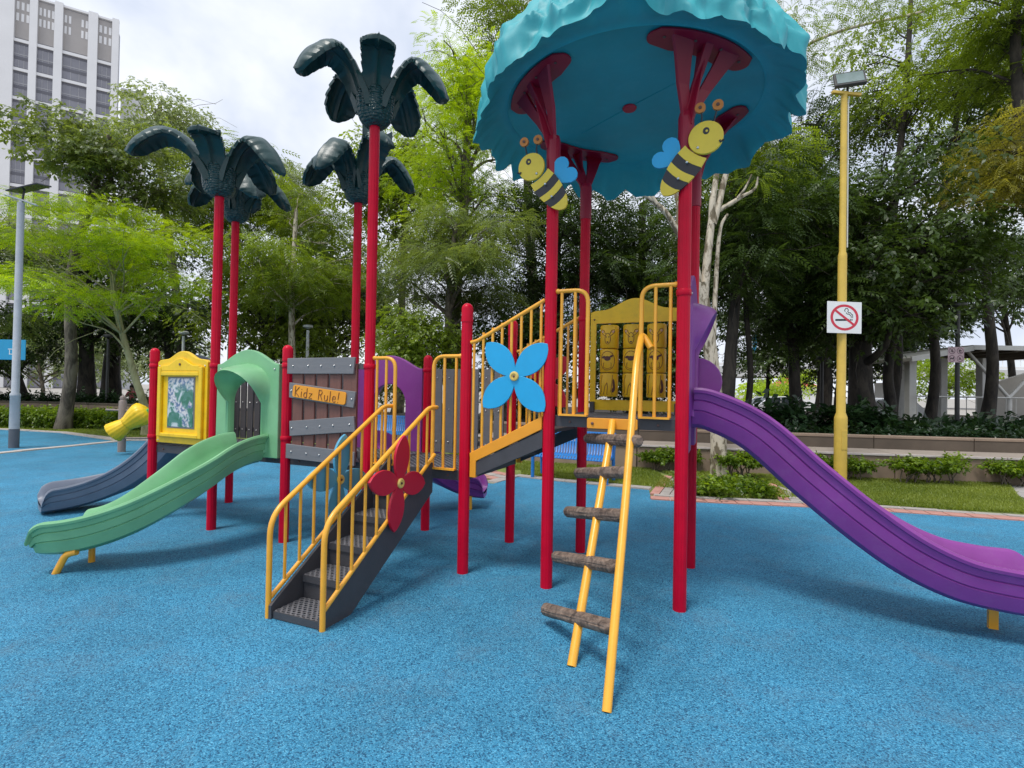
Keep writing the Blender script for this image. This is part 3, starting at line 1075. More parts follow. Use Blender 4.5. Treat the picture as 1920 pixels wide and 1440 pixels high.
def chute(path, hw, h, mat, label, feet=None, name='slide', bent=True):
    rings = []
    n = len(path)
    tot = sum((path[i + 1] - path[i]).length for i in range(n - 1))
    acc = 0.0
    frames = []
    for i, p in enumerate(path):
        d = (path[min(i + 1, n - 1)] - path[max(i - 1, 0)]).normalized()
        lat = Vector((0, 0, 1)).cross(d)
        lat.normalize()
        up = d.cross(lat)
        up.normalize()
        if i:
            acc += (path[i] - path[i - 1]).length
        rem = tot - acc
        k = 1.0
        if rem < 0.14:
            k = 0.36 + 0.64 * math.sqrt(max(0.0, 1 - (1 - rem / 0.14) ** 2))
        hh = h * k
        prof = []
        right = [(hw - 0.13, -0.052), (hw - 0.075, -0.022), (hw - 0.052, 0.035), (hw - 0.040, hh * 0.30), (hw - 0.046, hh * 0.33), (hw - 0.034, hh * 0.36), (hw - 0.024, hh * 0.62), (hw - 0.031, hh * 0.65), (hw - 0.019, hh * 0.68),
                 (hw - 0.010, hh - 0.032), (hw + 0.008, hh - 0.026), (hw + 0.013, hh - 0.006), (hw + 0.004, hh + 0.010), (hw - 0.018, hh + 0.010), (hw - 0.034, hh - 0.010),
                 (hw - 0.052, hh * 0.55), (hw - 0.075, 0.055), (hw - 0.115, 0.014), (hw - 0.18, 0.0)]
        prof = right + [(-a, b) for a, b in reversed(right)]
        rings.append([p + lat * a + up * b for a, b in prof])
        frames.append((p, d, lat, up))
    mb = MB()
    mb.loft(rings, closed=True, caps=True)
    o = mb.build(name, mat, PS, smooth=38, fixn=True)
    o['label'] = label
    for (i, side) in (feet or []):
        p, d, lat, up = frames[i]
        q = p + lat * side * (hw - 0.10)
        d2 = Vector((d.x, d.y, 0)).normalized()
        f = MB()
        top = q - Vector((0, 0, 0.035))
        if not bent or side < 0:
            f.tube([top, Vector((q.x, q.y, 0.0))], 0.024, 12)
        else:
            f.tube(roundpath([top - d2 * 0.06, top + d2 * 0.02 - Vector((0, 0, 0.02)), Vector((q.x + d2.x * 0.09, q.y + d2.y * 0.09, 0.0))], 0.09, 6), 0.026, 12)
        f.build('foot', YEL, o, smooth=40)
    return o, frames


def curve_path(s0, t0, h0, L, turn, us, z0, z1, ub, ue, n=54):
    u = np.linspace(0, 1, n)
    a = h0 + turn * np.clip((u - us) / (1 - us), 0, 1)
    d = np.stack([np.cos(a), np.sin(a)], 1) * L / (n - 1)
    P = np.cumsum(d, 0) - d[0] + [s0, t0]
    sl = np.clip(u / max(ub, 1e-3), 0, 1) * np.clip((1 - u) / max(1 - ue, 1e-3), 0, 1)
    z = np.cumsum(sl)
    z = z0 + (z1 - z0) * z / z[-1]
    return [Vector((p[0], p[1], zz)) for p, zz in zip(P, z)]


def hood(c, u, nrm, z0, zb, hw, mat, dark, label, shoulders=0.885, peak=1.03, parent=PS, ear=None, depth=0.26, wide=1.0):
    """moulded slide entrance: arched panel with an opening and a hood flaring out over it"""
    c, u, nrm = Vector(c), Vector(u), Vector(nrm)

    def P(a, b, n):
        return c + u * a + Z_ * b + nrm * n
    ow, oc, orad = 0.215, z0 + 0.50, 0.215
    nA = 18
    inner = [(ow, z0 + 0.01)] + [(ow * math.cos(PI * i / nA), oc + orad * math.sin(PI * i / nA)) for i in range(nA + 1)] + [(-ow, z0 + 0.01)]
    top = [(hw, zb), (hw, z0 + shoulders)] + [(hw * 0.90 * (1 - 2 * i / 16), z0 + shoulders + (peak - shoulders) * (0.5 - 0.5 * math.cos(2 * PI * i / 16)) ** 0.62) for i in range(17)] + [(-hw, z0 + shoulders), (-hw, zb)]
    mb = MB()
    # face of the panel: one outline with the doorway cut out from below
    outline = [(-hw, zb), (-ow, zb), (-ow, z0 + 0.01)] + list(reversed(inner))[1:] + [(ow, zb)] + top
    mb.prism(outline, c + nrm * 0.0, u, Z_, 0.045)
    o = mb.build('slide_hood', mat, parent, bevel=0.008)
    o['label'] = label
    # flaring hood
    hb = MB()
    m = len(inner)
    rings = []
    for w in range(13):
        k = w / 12.0
        ring = []
        for i, (a, b) in enumerate(inner):
            ph = PI * max(0, min(1, (i - 1) / (nA)))
            lift = math.sin(ph) ** 0.8 if 0 < ph < PI else 0.0
            if i == 0 or i == m - 1:
                lift = 0.0
            dep = depth * (0.10 + 0.90 * lift)
            ga = a * (1 + (0.42 * lift + 0.04) * wide)
            gb = b + 0.10 * lift
            oa = a * (1 + 0.86 * wide * (0.45 + 0.55 * lift))
            ob = b + 0.175 * lift
            if k <= 0.5:          # inner skin, door edge to lip
                t = k / 0.5
                e = t * t * (3 - 2 * t)
                ring.append(P(a + (ga - a) * e, b + (gb - b) * e, 0.02 + dep * t))
            else:                 # outer skin, lip back to the panel
                t = (k - 0.5) / 0.5
                bulge = math.sin(t * PI) * 0.010
                ring.append(P(ga + (oa - ga) * (t ** 0.7) + (0.004 if a > 0 else -0.004) * (t > 0), gb + (ob - gb) * (t ** 0.7) + bulge, 0.02 + dep * (1 - t) ** 1.4 + (0.012 if t < 0.2 else 0)))
        rings.append(ring)
    hb.loft(rings, closed=False)
    hb.build('hood_lip', mat, o, smooth=60, fixn=True)
    bolts(o, [P(s * (hw - 0.055), z0 + shoulders - 0.05, 0.024) for s in (-1, 1)], nrm=nrm, r=0.010)
    if ear:
        e = MB()
        pts = [(0, 0)] + arc((0.0, 0.125), 0.195, -PI / 6, PI / 2, 8) + [(-0.02, 0.320)]
        e.prism([(x, y) for x, y in pts], P(ear, z0 + 0.16, 0.03), nrm, Z_, 0.025)
        e.build('slide_ear', mat, o, bevel=0.008)
    return o


gp = curve_path(-3.10, -0.03, -1.578, 1.58, -1.262, 0.28, 0.80, 0.190, 0.30, 0.55)
chute(gp, 0.235, 0.222, GRN, 'green plastic slide curving down between the red posts', feet=[(46, 1), (46, -1)])
hood(((M1 + M2) / 2, -0.01, 0), S_, -T_, ZL, 0.80, 0.425, GRN, None, 'green arched entrance hood above the green slide')
# slate-blue slide on the left end
bp_ = curve_path(-4.66, 0.455, 3.16, 1.68, 1.18, 0.10, 0.80, 0.080, 0.02, 0.08)
chute(bp_, 0.30, 0.215, SLATE, 'slate blue plastic slide curving off the far end')
hood((M0 + 0.0, TB / 2, 0), -T_, -S_, ZL, 0.80, 0.425, SLATE, None, 'slate blue entrance hood at the end post')
# small purple slide at the back
cc = Vector(((M2 + M3) / 2, TB, 0))
pp = []
for p in curve_path(0, 0.03, PI / 2, 1.50, -1.262, 0.28, 0.80, 0.19, 0.30, 0.55):
    pp.append(Vector((cc.x - 0.02 + p.x, cc.y + p.y, p.z)))
chute(pp, 0.235, 0.215, PURP, 'short purple slide curving away behind the stairs', feet=[(46, 1), (46, -1)], bent=False)
hood((cc.x, TB + 0.01, 0), -S_, T_, ZL, 0.80, 0.425, PURP, None, 'purple arched entrance hood behind the stairs')
# long purple slide off the tower
lp = catmull([(1.02, 0.485, 1.30), (1.12, 0.485, 1.285), (1.39, 0.485, 1.155), (1.72, 0.485, 0.86), (2.03, 0.485, 0.60), (2.31, 0.485, 0.405), (2.58, 0.485, 0.288), (2.83, 0.485, 0.250), (3.02, 0.485, 0.246), (3.15, 0.485, 0.250)], 7)
LS, lfr = chute(lp, 0.285, 0.235, PURP, 'long purple slide running down from the tower')
for sgn in (1,):
    f = MB()
    f.box((2.875, 0.485 + sgn * 0.10, 0.095), (0.05, 0.03, 0.19))
    f.box((2.875, 0.485 + sgn * 0.10, 0.198), (0.10, 0.06, 0.012))
    f.build('foot', YEL, LS)
hood((MBx + 0.02, TB / 2, 0), T_, S_, ZH, 1.08, 0.43, PURP, None, 'purple entrance hood at the top of the long slide', shoulders=0.95, peak=1.10, ear=0.27, depth=0.165, wide=0.8)


for s, t, z in ((M1, 0, 1.70), (M2, 0, 1.70), (M0, 0, 1.70), (M1, 0, 0.92), (M0, 0, 0.92), (M2, 0, 1.0), (M3, 0, 1.69), (MA, TB, 2.18), (MBx, TB, 2.18), (MBx, 0, 2.20), (M2, TB, 1.70), (M3, TB, 1.70)):
    mb = MB()
    mb.lathe([(0.049, z - 0.022), (0.052, z - 0.018), (0.052, z + 0.018), (0.049, z + 0.022)], (s, t, 0), 28)
    mb.build('clamp', RED, PS, smooth=40)
# ---- stairs -----------------------------------------------------------------------
SL, SR = -1.458, -1.008
st = MB()
for s in (SL + 0.03, SR - 0.012):
    st.prism([(-1.29, 0.0), (-1.02, 0.0), (-0.02, 0.64), (-0.02, 0.885), (-0.08, 0.885), (-1.27, 0.105), (-1.29, 0.09)], (s, 0, 0), T_, Z_, 0.022)
STAIR = st.build('stairs', DECK, PS)
STAIR['label'] = 'dark grey steps with yellow handrails and a red flower'
for i in range(5):
    t0 = -1.275 + i * 0.245
    z = 0.055 + i * 0.155
    tr = MB()
    perforated(tr, SL + 0.045, SR - 0.03, t0, t0 + 0.25, z, 9, 5, 0.31)
    tr.cur = 1
    tr.box(((SL + SR) / 2 + 0.008, t0 + 0.006 - 0.003, z - 0.024), (SR - SL - 0.08, 0.012, 0.044))
    tr.box(((SL + SR) / 2 + 0.008, t0 + 0.262, z + 0.055), (SR - SL - 0.08, 0.012, 0.150))
    tr.build('step', [DECKL, DECK], STAIR)
TR = 0.0165
for s, sd in ((SL, -1), (SR, 1)):
    low = lambda t: 0.115 + (t + 1.28) / 1.25 * 0.815
    rl = MB()
    rl.tube(roundpath([(s, -1.275, 0.0), (s, -1.275, 0.66), (s, -0.10, 1.345), (s, 0.02, 1.345)], 0.13, 6), TR * 1.12, 12)
    rl.tube([(s, -1.275, low(-1.275)), (s, -0.03, low(-0.03)), (s, 0.0, low(-0.03) + 0.02)], TR * 0.95, 10)
    RL = rl.build('handrail', YEL, STAIR, smooth=40)
    RL['label'] = 'yellow tubular handrail with upright bars'
    for k in range(9):
        t = -1.275 + 0.128 * (k + 1)
        if t > -0.05:
            break
        ztop = 0.66 + (t + 1.275) / 1.175 * 0.685
        b = MB()
        b.tube([(s, t, low(t)), (s, t, ztop - 0.012)], 0.0105, 8)
        bo = b.build('baluster', YEL, STAIR, smooth=40)


# ---- flowers ------------------------------------------------------------------------
def petal_outline(L, W, n=14):
    right = []
    for i in range(n + 1):
        x = i / n
        w = W * (math.sin(PI * x ** 0.92) ** 0.72) * (0.74 + 0.36 * x) if 0 < x < 1 else 0.0
        right.append((x * L, w))
    return right


def flower(c, u, v, L, W, rot, mat, label, parent=None, hubn=None, lens=None):
    c, u, v = Vector(c), Vector(u), Vector(v)
    w = u.cross(v)
    core = MB()
    q = Vector((0, 0, 1)).rotation_difference(w).to_matrix()
    core.lathe([(0.001, -0.011), (0.052, -0.011), (0.052, 0.011), (0.001, 0.011)], c, 16, q)
    o = core.build('flower', mat, PS)
    o['label'] = label
    for k in range(4):
        a = rot + k * PI / 2
        l = L * (lens[k] if lens else 1)
        R = petal_outline(l, W)
        pts = R + [(x, -y) for x, y in reversed(R[1:-1])]
        pu = u * math.cos(a) + v * math.sin(a)
        pv = -u * math.sin(a) + v * math.cos(a)
        p = MB()
        p.prism([(x, y) for x, y in pts], c + w * 0.0006 * k, pu, pv, 0.020 + 0.0004 * k)
        p.build('petal', mat, o, bevel=0.003)
    h = MB()
    sgn = w
    q2 = Vector((0, 0, 1)).rotation_difference(sgn).to_matrix()
    h.lathe([(0.036, 0.008), (0.038, 0.020), (0.033, 0.028), (0.022, 0.030), (0.020, 0.024), (0.001, 0.024)], c, 20, q2)
    h.cur = 1
    h.lathe([(0.009, 0.024), (0.009, 0.031), (0.004, 0.033)], c, 8, q2)
    h.build('hub', [HUB, DBOLT], o, smooth=40)
    return o


flower((-0.272, -0.040, 1.610), S_, Z_, 0.365, 0.108, rad(43), FBLUE, 'bright blue four-petal flower on the ramp rail')
flower((-0.41, TB + 0.05, 1.60), S_, Z_, 0.34, 0.098, rad(42), FRED, 'red four-petal flower on the back ramp rail')
flower((SR + 0.035, -0.555, 0.80), T_, Z_, 0.355, 0.098, rad(-9), FRED, 'dark red four-petal flower on the stair handrail')
flower((SL - 0.035, -0.60, 0.79), T_, Z_, 0.35, 0.098, rad(-9), LBLUE, 'pale blue four-petal flower on the far stair handrail')


# ---- railings ---------------------------------------------------------------------
def gate_rail(s_post, s_end, zb, zt, t=0.0):
    """short guard beside an opening: rail out of the post, bent down to the deck, two bars"""
    mb = MB()
    sg_ = 1 if s_end > s_post else -1
    mb.tube(roundpath([(s_post + sg_ * 0.04, t, zt), (s_end, t, zt), (s_end, t, zb + 0.012)], 0.10, 6), 0.0165, 12)
    mb.ball((s_post + sg_ * 0.055, t, zt), 0.021, 10)
    mb.box(((s_post + s_end) / 2 + sg_ * 0.045, t - 0.006, zb + 0.008), (abs(s_end - s_post) - 0.075, 0.05, 0.014))
    o = mb.build('guard_rail', YEL, PS, smooth=40)
    for k in (1, 2):
        s = s_post + (s_end - s_post) * (0.30 if k == 1 else 0.66)
        b = MB()
        b.tube([(s, t, zb + 0.01), (s, t, zt - 0.01)], 0.0125, 10)
        b.build('baluster', YEL, o, smooth=40)
    return o


gate_rail(M3, -1.42, ZL, 1.765)
gate_rail(M6, -1.03, ZL, 1.775)
gate_rail(MA, 0.292, ZH, 2.262)
gate_rail(MBx, 0.685, ZH, 2.262)

# ramp between the low deck and the tower: orange curbs on dark stringers, small steps
rp = MB()
for t in (-0.004, TB + 0.004):
    rp.prism([(M6 + 0.11, 0.805), (-0.045, 1.065), (-0.045, 1.195), (M6 + 0.11, 0.915)], (0, t, 0), S_, Z_, 0.03)
for i in range(3):
    rp.box((M6 + 0.16 + i * 0.20, TB / 2, ZL + 0.08 + i * 0.13), (0.21, TB - 0.06, 0.03))
    rp.box((M6 + 0.06 + i * 0.20, TB / 2, ZL + 0.015 + i * 0.13), (0.012, TB - 0.06, 0.128))
RAMP = rp.build('stepped_ramp', DECK, PS)
RAMP['label'] = 'stepped link with orange side boards up to the tower'
for t, nm in ((-0.010, 1), (TB + 0.010, 1)):
    ob = MB()
    ob.prism([(M6 + 0.06, 0.79), (M6 + 0.115, 0.79), (M6 + 0.115, 0.925), (-0.05, 1.205), (-0.05, 1.305), (M6 + 0.055, 0.985), (M6 + 0.06, 0.95)], (0, t, 0), S_, Z_, 0.034)
    ob.build('side_board', ORANGE, RAMP, bevel=0.004)
    tt = t
    top = lambda s: 1.905 + (s - M6) / (0 - M6) * 0.315
    r2 = MB()
    r2.tube(roundpath([(M6 + 0.045, tt, 1.885), (M6 + 0.10, tt, 1.895), (-0.045, tt, top(-0.045))], 0.08, 5), 0.0165, 12)
    RR = r2.build('handrail', YEL, RAMP, smooth=40)
    for k in range(8):
        s = M6 + 0.075 + k * 0.082
        b = MB()
        b.tube([(s, tt, 0.99 + (s - M6) * 0.44 - 0.03), (s, tt, (top(s) if s > M6 + 0.1 else 1.893) - 0.01)], 0.0115, 8)
        b.build('baluster', YEL, RAMP, smooth=40)


# ---- back slat panels ---------------------------------------------------------------
def slat_panel(s0, s1, n, label):
    mb = MB()
    mb.box(((s0 + s1) / 2, TB + 0.01, 1.60), (s1 - s0 - 0.09, 0.025, 0.05))
    mb.box(((s0 + s1) / 2, TB + 0.01, 0.95), (s1 - s0 - 0.09, 0.025, 0.05))
    o = mb.build('slat_panel', DPLANK, PS)
    o['label'] = label
    w = (s1 - s0 - 0.12) / n
    for i in range(n):
        s = s0 + 0.06 + w * (i + 0.5)
        b = MB()
        b.box((s, TB - 0.013, 1.275), (w * 0.76, 0.02, 0.87))
        b.build('slat', DPLANK if n != 6 else GPLANK, o, bevel=0.003)
        bolts(o, [(s, TB - 0.024, z) for z in (1.62, 1.29, 0.95)])
    return o


slat_panel(M0, M1, 7, 'dark slatted back panel behind the yellow picture panel')
slat_panel(M1, M2, 7, 'dark slatted back panel seen through the green hood')
slat_panel(M3, M6, 6, 'grey slatted back panel beside the stairs')

# ---- tower back: roller panel -----------------------------------------------------------
ro = MB()
rw = 0.405
oc_ = (MA + MBx) / 2 - 0.012
o1 = [(-rw, 1.335), (rw, 1.335), (rw, 2.235), (rw - 0.04, 2.25)] + [(0.30 - 0.60 * i / 16, 2.255 + 0.10 * (0.5 - 0.5 * math.cos(2 * PI * i / 16))) for i in range(17)] + [(-rw + 0.04, 2.25), (-rw, 2.235)]
# frame as four boards round the window
wx0, wx1, wz0, wz1 = -0.355, 0.365, 1.43, 2.135
ro.prism([(-rw, 1.335), (rw, 1.335), (rw, wz0), (-rw, wz0)], (oc_, TB, 0), S_, Z_, 0.022)
ro.prism([(-rw, wz0), (wx0, wz0), (wx0, wz1), (-rw, wz1)], (oc_, TB, 0), S_, Z_, 0.022)
ro.prism([(wx1, wz0), (rw, wz0), (rw, wz1), (wx1, wz1)], (oc_, TB, 0), S_, Z_, 0.022)
ro.prism([(-rw, wz1), (rw, wz1)] + o1[2:], (oc_, TB, 0), S_, Z_, 0.022)
RP = ro.build('roller_panel', YPAN, PS)
RP['label'] = 'yellow panel with nine turning picture rollers'
RR_ = 0.084


def cylp(cx, cz, u, v, lift=0.0015):
    a = u / RR_
    return Vector((cx + (RR_ + lift) * math.sin(a), TB - (RR_ + lift) * math.cos(a), cz + v))


def stroke(mb, cx, cz, pts, r=0.0032):
    mb.tube([cylp(cx, cz, u, v, 0.0) for u, v in pts], r, 5)


def patch(mb, cx, cz, c, ru, rv, rot=0.0):
    n = 14
    ring = [(c[0] + ru * math.cos(2 * PI * k / n) * math.cos(rot) - rv * math.sin(2 * PI * k / n) * math.sin(rot),
             c[1] + ru * math.cos(2 * PI * k / n) * math.sin(rot) + rv * math.sin(2 * PI * k / n) * math.cos(rot)) for k in range(n)]
    vs = [cylp(cx, cz, c[0], c[1], 0.002)] + [cylp(cx, cz, u, v, 0.002) for u, v in ring]
    mb.add(vs, [(0, 1 + k, 1 + (k + 1) % n) for k in range(n)])


def ell(c, a, b, n=18, t0=0, t1=2 * PI):
    return [(c[0] + a * math.cos(t0 + (t1 - t0) * k / n), c[1] + b * math.sin(t0 + (t1 - t0) * k / n)) for k in range(n + 1)]


for ci, cx in enumerate((0.245, 0.455, 0.668)):
    for ri, cz in enumerate((2.005, 1.785, 1.565)):
        mb = MB()
        h = 0.106
        mb.lathe([(0.02, -h), (RR_ - 0.006, -h), (RR_, -h + 0.008), (RR_, h - 0.008), (RR_ - 0.006, h), (0.02, h)], (cx, TB, cz), 28)
        mb.cur = 1
        if ri == 0:       # head with big ears
            stroke(mb, cx, cz, ell((0.0, -0.02), 0.026, 0.05))
            for s in (-1, 1):
                stroke(mb, cx, cz, [(s * 0.02, 0.022), (s * 0.036, 0.055), (s * 0.062, 0.064), (s * 0.066, 0.045), (s * 0.048, 0.022), (s * 0.024, 0.004)])
            mb.cur = 3
            for s in (-1, 1):
                patch(mb, cx, cz, (s * 0.050, 0.044), 0.013, 0.009, s * 0.6)
            mb.cur = 2
            for s in (-1, 1):
                patch(mb, cx, cz, (s * 0.012, -0.005), 0.005, 0.006)
            patch(mb, cx, cz, (0, -0.052), 0.009, 0.007)
        elif ri == 1:     # belly with pouch and joey
            stroke(mb, cx, cz, ell((0.0, 0.0), 0.068, 0.086, 22))
            stroke(mb, cx, cz, [(-0.035, -0.02), (-0.036, -0.06), (0, -0.074), (0.036, -0.06), (0.035, -0.02), (-0.035, -0.02)])
            mb.cur = 2
            patch(mb, cx, cz, (0.0, 0.020), 0.030, 0.022)
            patch(mb, cx, cz, (-0.035, 0.032), 0.020, 0.012, 0.25)
            patch(mb, cx, cz, (0.035, 0.040), 0.022, 0.009, 0.45)
        else:             # legs and tail
            stroke(mb, cx, cz, [(-0.05, 0.09), (-0.066, 0.02), (-0.058, -0.06), (-0.076, -0.082), (-0.03, -0.085), (-0.018, -0.01), (0.0, 0.02)])
            stroke(mb, cx, cz, [(0.05, 0.09), (0.045, 0.02), (0.035, -0.06), (0.05, -0.085), (0.0, -0.085), (0.006, -0.02), (0.0, 0.02)])
            mb.cur = 2
            patch(mb, cx, cz, (0.064, 0.0), 0.012, 0.055, 0.12)
            patch(mb, cx, cz, (0.057, -0.045), 0.014, 0.025, -0.3)
        r = mb.build('roller', [YROL, LINE, DRAW, PINKE], RP, smooth=40)
    ax = MB()
    ax.tube([(cx, TB, 1.44), (cx, TB, 2.13)], 0.012, 8)
    ax.build('axle', GPLANK, RP)
for s in (oc_ - rw + 0.03, oc_ + rw - 0.03):
    b = MB()
    b.box((s, TB - 0.03, 1.36), (0.04, 0.05, 0.10))
    b.build('bracket', DECK, RP, bevel=0.006)
bolts(RP, [(oc_ - 0.37, TB - 0.014, 2.17), (oc_ + 0.37, TB - 0.014, 2.17)], mat=DBOLT)


# ---- log ladder -------------------------------------------------------------------------
def LLp(z):
    return Vector((0.500, -1.022 + z * 0.765, z))


def LRp(z):
    return Vector((0.765 - z * 0.045, -1.345 + z * 0.70, z))


ld = MB()
ld.prism([(0.31, 1.23), (0.665, 1.23), (0.672, 1.24), (0.672, 1.298), (0.665, 1.308), (0.31, 1.308), (0.303, 1.298), (0.303, 1.24)], (0, -0.014, 0), S_, Z_, 0.02)
LD = ld.build('ladder', ORANGE, PS, bevel=0.003)
LD['label'] = 'yellow climbing ladder with log rungs'
a = MB()
a.tube(roundpath([LLp(0.0), LLp(1.20), (0.492, -0.02, 1.288)], 0.06, 5), 0.026, 16)
a.build('ladder_leg', YEL, LD, smooth=40)
a = MB()
a.tube(roundpath([LRp(0.0), LRp(0.9), LRp(1.72) + Vector((0, -0.06, 0)), LRp(1.93) + Vector((0.01, 0.015, 0)), (0.758, -0.02, 1.815)], 0.13, 8), 0.0235, 16)
a.build('ladder_leg', YEL, LD, smooth=40)
bolts(LD, [(0.345, -0.026, 1.268), (0.632, -0.026, 1.268)], mat=DBOLT, r=0.011)
rng = random.Random(5)


def log_rung(a, b, r, seed):
    """log rung with bark furrows along its length and rounded ends"""
    a, b = Vector(a), Vector(b)
    d = (b - a)
    L = d.length
    d.normalize()
    s = d.cross(Z_).normalized()
    u = s.cross(d)
    n, m = 48, 34
    rings = []
    for i in range(m + 1):
        k = i / m
        endr = min(1.0, math.sqrt(max(0.0, 1 - (1 - min(k, 1 - k) / 0.03) ** 2)) if min(k, 1 - k) < 0.03 else 1.0)
        base = r * (1.0 + 0.05 * mnoise.noise(Vector((k * 4, seed, 0)))) * (0.55 + 0.45 * endr)
        ring = []
        for j in range(n):
            an = 2 * PI * j / n
            q = Vector((math.cos(an) * 3.4, math.sin(an) * 3.4, k * L * 2.0 + seed * 9.1))
            f = mnoise.noise(q * 1.6)
            f2 = mnoise.noise(q * 3.7)
            rr = base * (1 - 0.16 * max(0, f) ** 0.6 * endr - 0.05 * f2 * endr)
            ring.append(a + d * (k * L) + s * (math.cos(an) * rr) + u * (math.sin(an) * rr))
        rings.append(ring)
    mb = MB()
    mb.loft(rings, closed=True, caps=True)
    return mb.build('rung', LOG, LD, smooth=50)


for k, (zl, zr, e0, e1) in enumerate(((0.20, 0.285, 1.22, 0.93), (0.462, 0.540, 1.36, 0.93), (0.715, 0.785, 1.36, 0.93), (0.955, 1.015, 1.38, 0.94), (1.165, 1.195, 1.32, 1.28))):
    A, B = LLp(zl), LRp(zr) + Vector((0, 0.050, 0))
    d = B - A
    log_rung(A - d * e0, A + d * e1, 0.040, k + 1)


# ---- bees -------------------------------------------------------------------------------
def bee(head, tail, hr, flip, label):
    """flat board bee bolted to a post; head and tail give its lean"""
    h, tl = Vector((head[0], -0.075, head[1])), Vector((tail[0], -0.062, tail[1]))
    ax = (tl - h)
    ax.y = 0
    L = ax.length
    ax.normalize()
    sd = Vector((ax.z, 0, -ax.x)) * flip
    body = MB()
    # body: tapering rounded board, cut in stripes
    hwid = lambda x: 0.099 * math.sqrt(max(0.0, 1 - ((x - 0.50) / 0.66) ** 2)) if x > 0.50 else 0.099 * (0.72 + 0.30 * x / 0.50)
    cuts = [0.27, 0.44, 0.62, 0.76, 0.94, 1.16]
    o = None
    for i in range(5):
        x0, x1 = cuts[i], cuts[i + 1]
        if i == 4:
            x1 = 1.158
        n = 7
        up = []
        lo = []
        for k in range(n + 1):
            x = x0 + (x1 - x0) * k / n
            up.append((x, hwid(x)))
            lo.append((x, -hwid(x)))
        # stripe edges bow towards the tail
        bow = lambda y: 0.035 * (1 - (y / 0.09) ** 2)
        e1 = [(x1 + bow(y) * (1 if i < 4 else 0), y) for y in [hwid(x1) * (1 - 2 * k / 6) for k in range(1, 6)]]
        e0 = [(x0 + bow(y), y) for y in [-hwid(x0) * (1 - 2 * k / 6) for k in range(1, 6)]]
        pts = up + e1 + list(reversed(lo)) + e0
        mb = MB()
        yel = (i % 2 == 0)
        mb.prism([(x * L, y) for x, y in pts], h + T_ * (0.012 if yel else 0.014), ax, sd, 0.020 if yel else 0.018)
        if o is None:
            o = mb.build('bee', BEEY, PS)
            o['label'] = label
        else:
            mb.build('bee_stripe', BEEY if yel else BLK, o)
    hd = MB()
    notch = rad(-35) if flip > 0 else rad(-145)
    face = -1 if flip > 0 else 1
    pts = []
    for k in range(40):
        a = 2 * PI * k / 40
        r = hr
        da = (a - (rad(-62) if face > 0 else rad(242)) + PI) % (2 * PI) - PI
        pts.append((r * math.cos(a), r * math.sin(a)))
    hd.prism(pts, h, S_, Z_, 0.024)
    H = hd.build('bee_head', BEEY, o, bevel=0.004)
    ey = MB()
    ec = h + S_ * (0.012 * -1 * flip - 0.01) + Z_ * hr * 0.38
    q = Matrix.Rotation(PI / 2, 3, 'X')
    ey.lathe([(0.001, 0), (0.021, 0), (0.021, 0.014), (0.001, 0.014)], ec, 16, Matrix.Rotation(PI / 2, 3, 'X') @ Matrix.Diagonal((1, 1.15, 1)))
    ey.cur = 1
    ey.lathe([(0.001, 0.0141), (0.008, 0.0141), (0.008, 0.0165), (0.001, 0.0165)], ec + Vector((0.004, 0, -0.002)), 12, q)
    ey.build('eye', [BLK, BEEY], o)
    mo = MB()
    mc = h + Vector((face * hr * 0.86, -0.004, -hr * 0.42))
    mo.tube([mc + Vector((face * 0.018, -0.010, 0.012)), mc + Vector((-face * 0.004, -0.010, -0.002)), mc + Vector((-face * 0.008, -0.010, 0.012))], 0.007, 6)
    mo.build('mouth', BLK, o)
    # antennae with orange discs
    for k, dx in enumerate((-0.048, 0.062)):
        a0 = h + Vector((dx * 0.75, 0.0, hr * 0.78))
        a1 = a0 + Vector((-flip * 0.012, 0, 0.055))
        a2 = h + Vector((dx - 0.012 * flip + (0.0 if k else -0.002), -0.004, hr + 0.095))
        an = MB()
        an.tube(roundpath([a0, a1, a2], 0.05, 4), 0.006, 6)
        AN = an.build('antenna', BLK, o)
        dk = MB()
        dk.lathe([(0.001, -0.010), (0.035, -0.010), (0.035, 0.010), (0.001, 0.010)], a2, 18, q)
        dk.cur = 1
        dk.lathe([(0.011, 0.010), (0.011, 0.016), (0.001, 0.016)], a2, 10, q)
        dk.build('antenna_disc', [ANTD, DBOLT], o)
    # heart-shaped blue wing behind
    wg = MB()
    wc = h + ax * (L * 0.52) - sd * 0.045
    pts = []
    for k in range(28):
        t = 2 * PI * k / 28
        x = 16 * math.sin(t) ** 3
        y = 13 * math.cos(t) - 5 * math.cos(2 * t) - 2 * math.cos(3 * t) - math.cos(4 * t)
        pts.append((x * 0.0072, (y + 15) * 0.0072))
    wg.prism(pts, wc + T_ * 0.036, ax, -sd, 0.016)
    wg.build('wing', FBLUE, o)
    sc = [h + ax * L * 0.50 - T_ * 0.012, h + ax * L * 0.80 + sd * 0.02 - T_ * 0.012, h + ax * hr * 0.72 - T_ * 0.014]
    bolts(o, sc, r=0.009)
    bk = MB()
    bk.box(h + ax * (L * 0.55) + T_ * 0.034 + Vector((0, 0, 0)), (0.05, 0.028, 0.16))
    bk.build('bracket', DRED, o)
    return o


bee((-0.150, 3.218), (0.082, 2.920), 0.106, 1, 'yellow and black bee facing left on the post')
bee((1.106, 3.228), (0.868, 2.925), 0.112, -1, 'yellow and black bee facing right on the post')


# ---- canopy -----------------------------------------------------------------------------
CC = Vector((0.486, 0.486, 0))


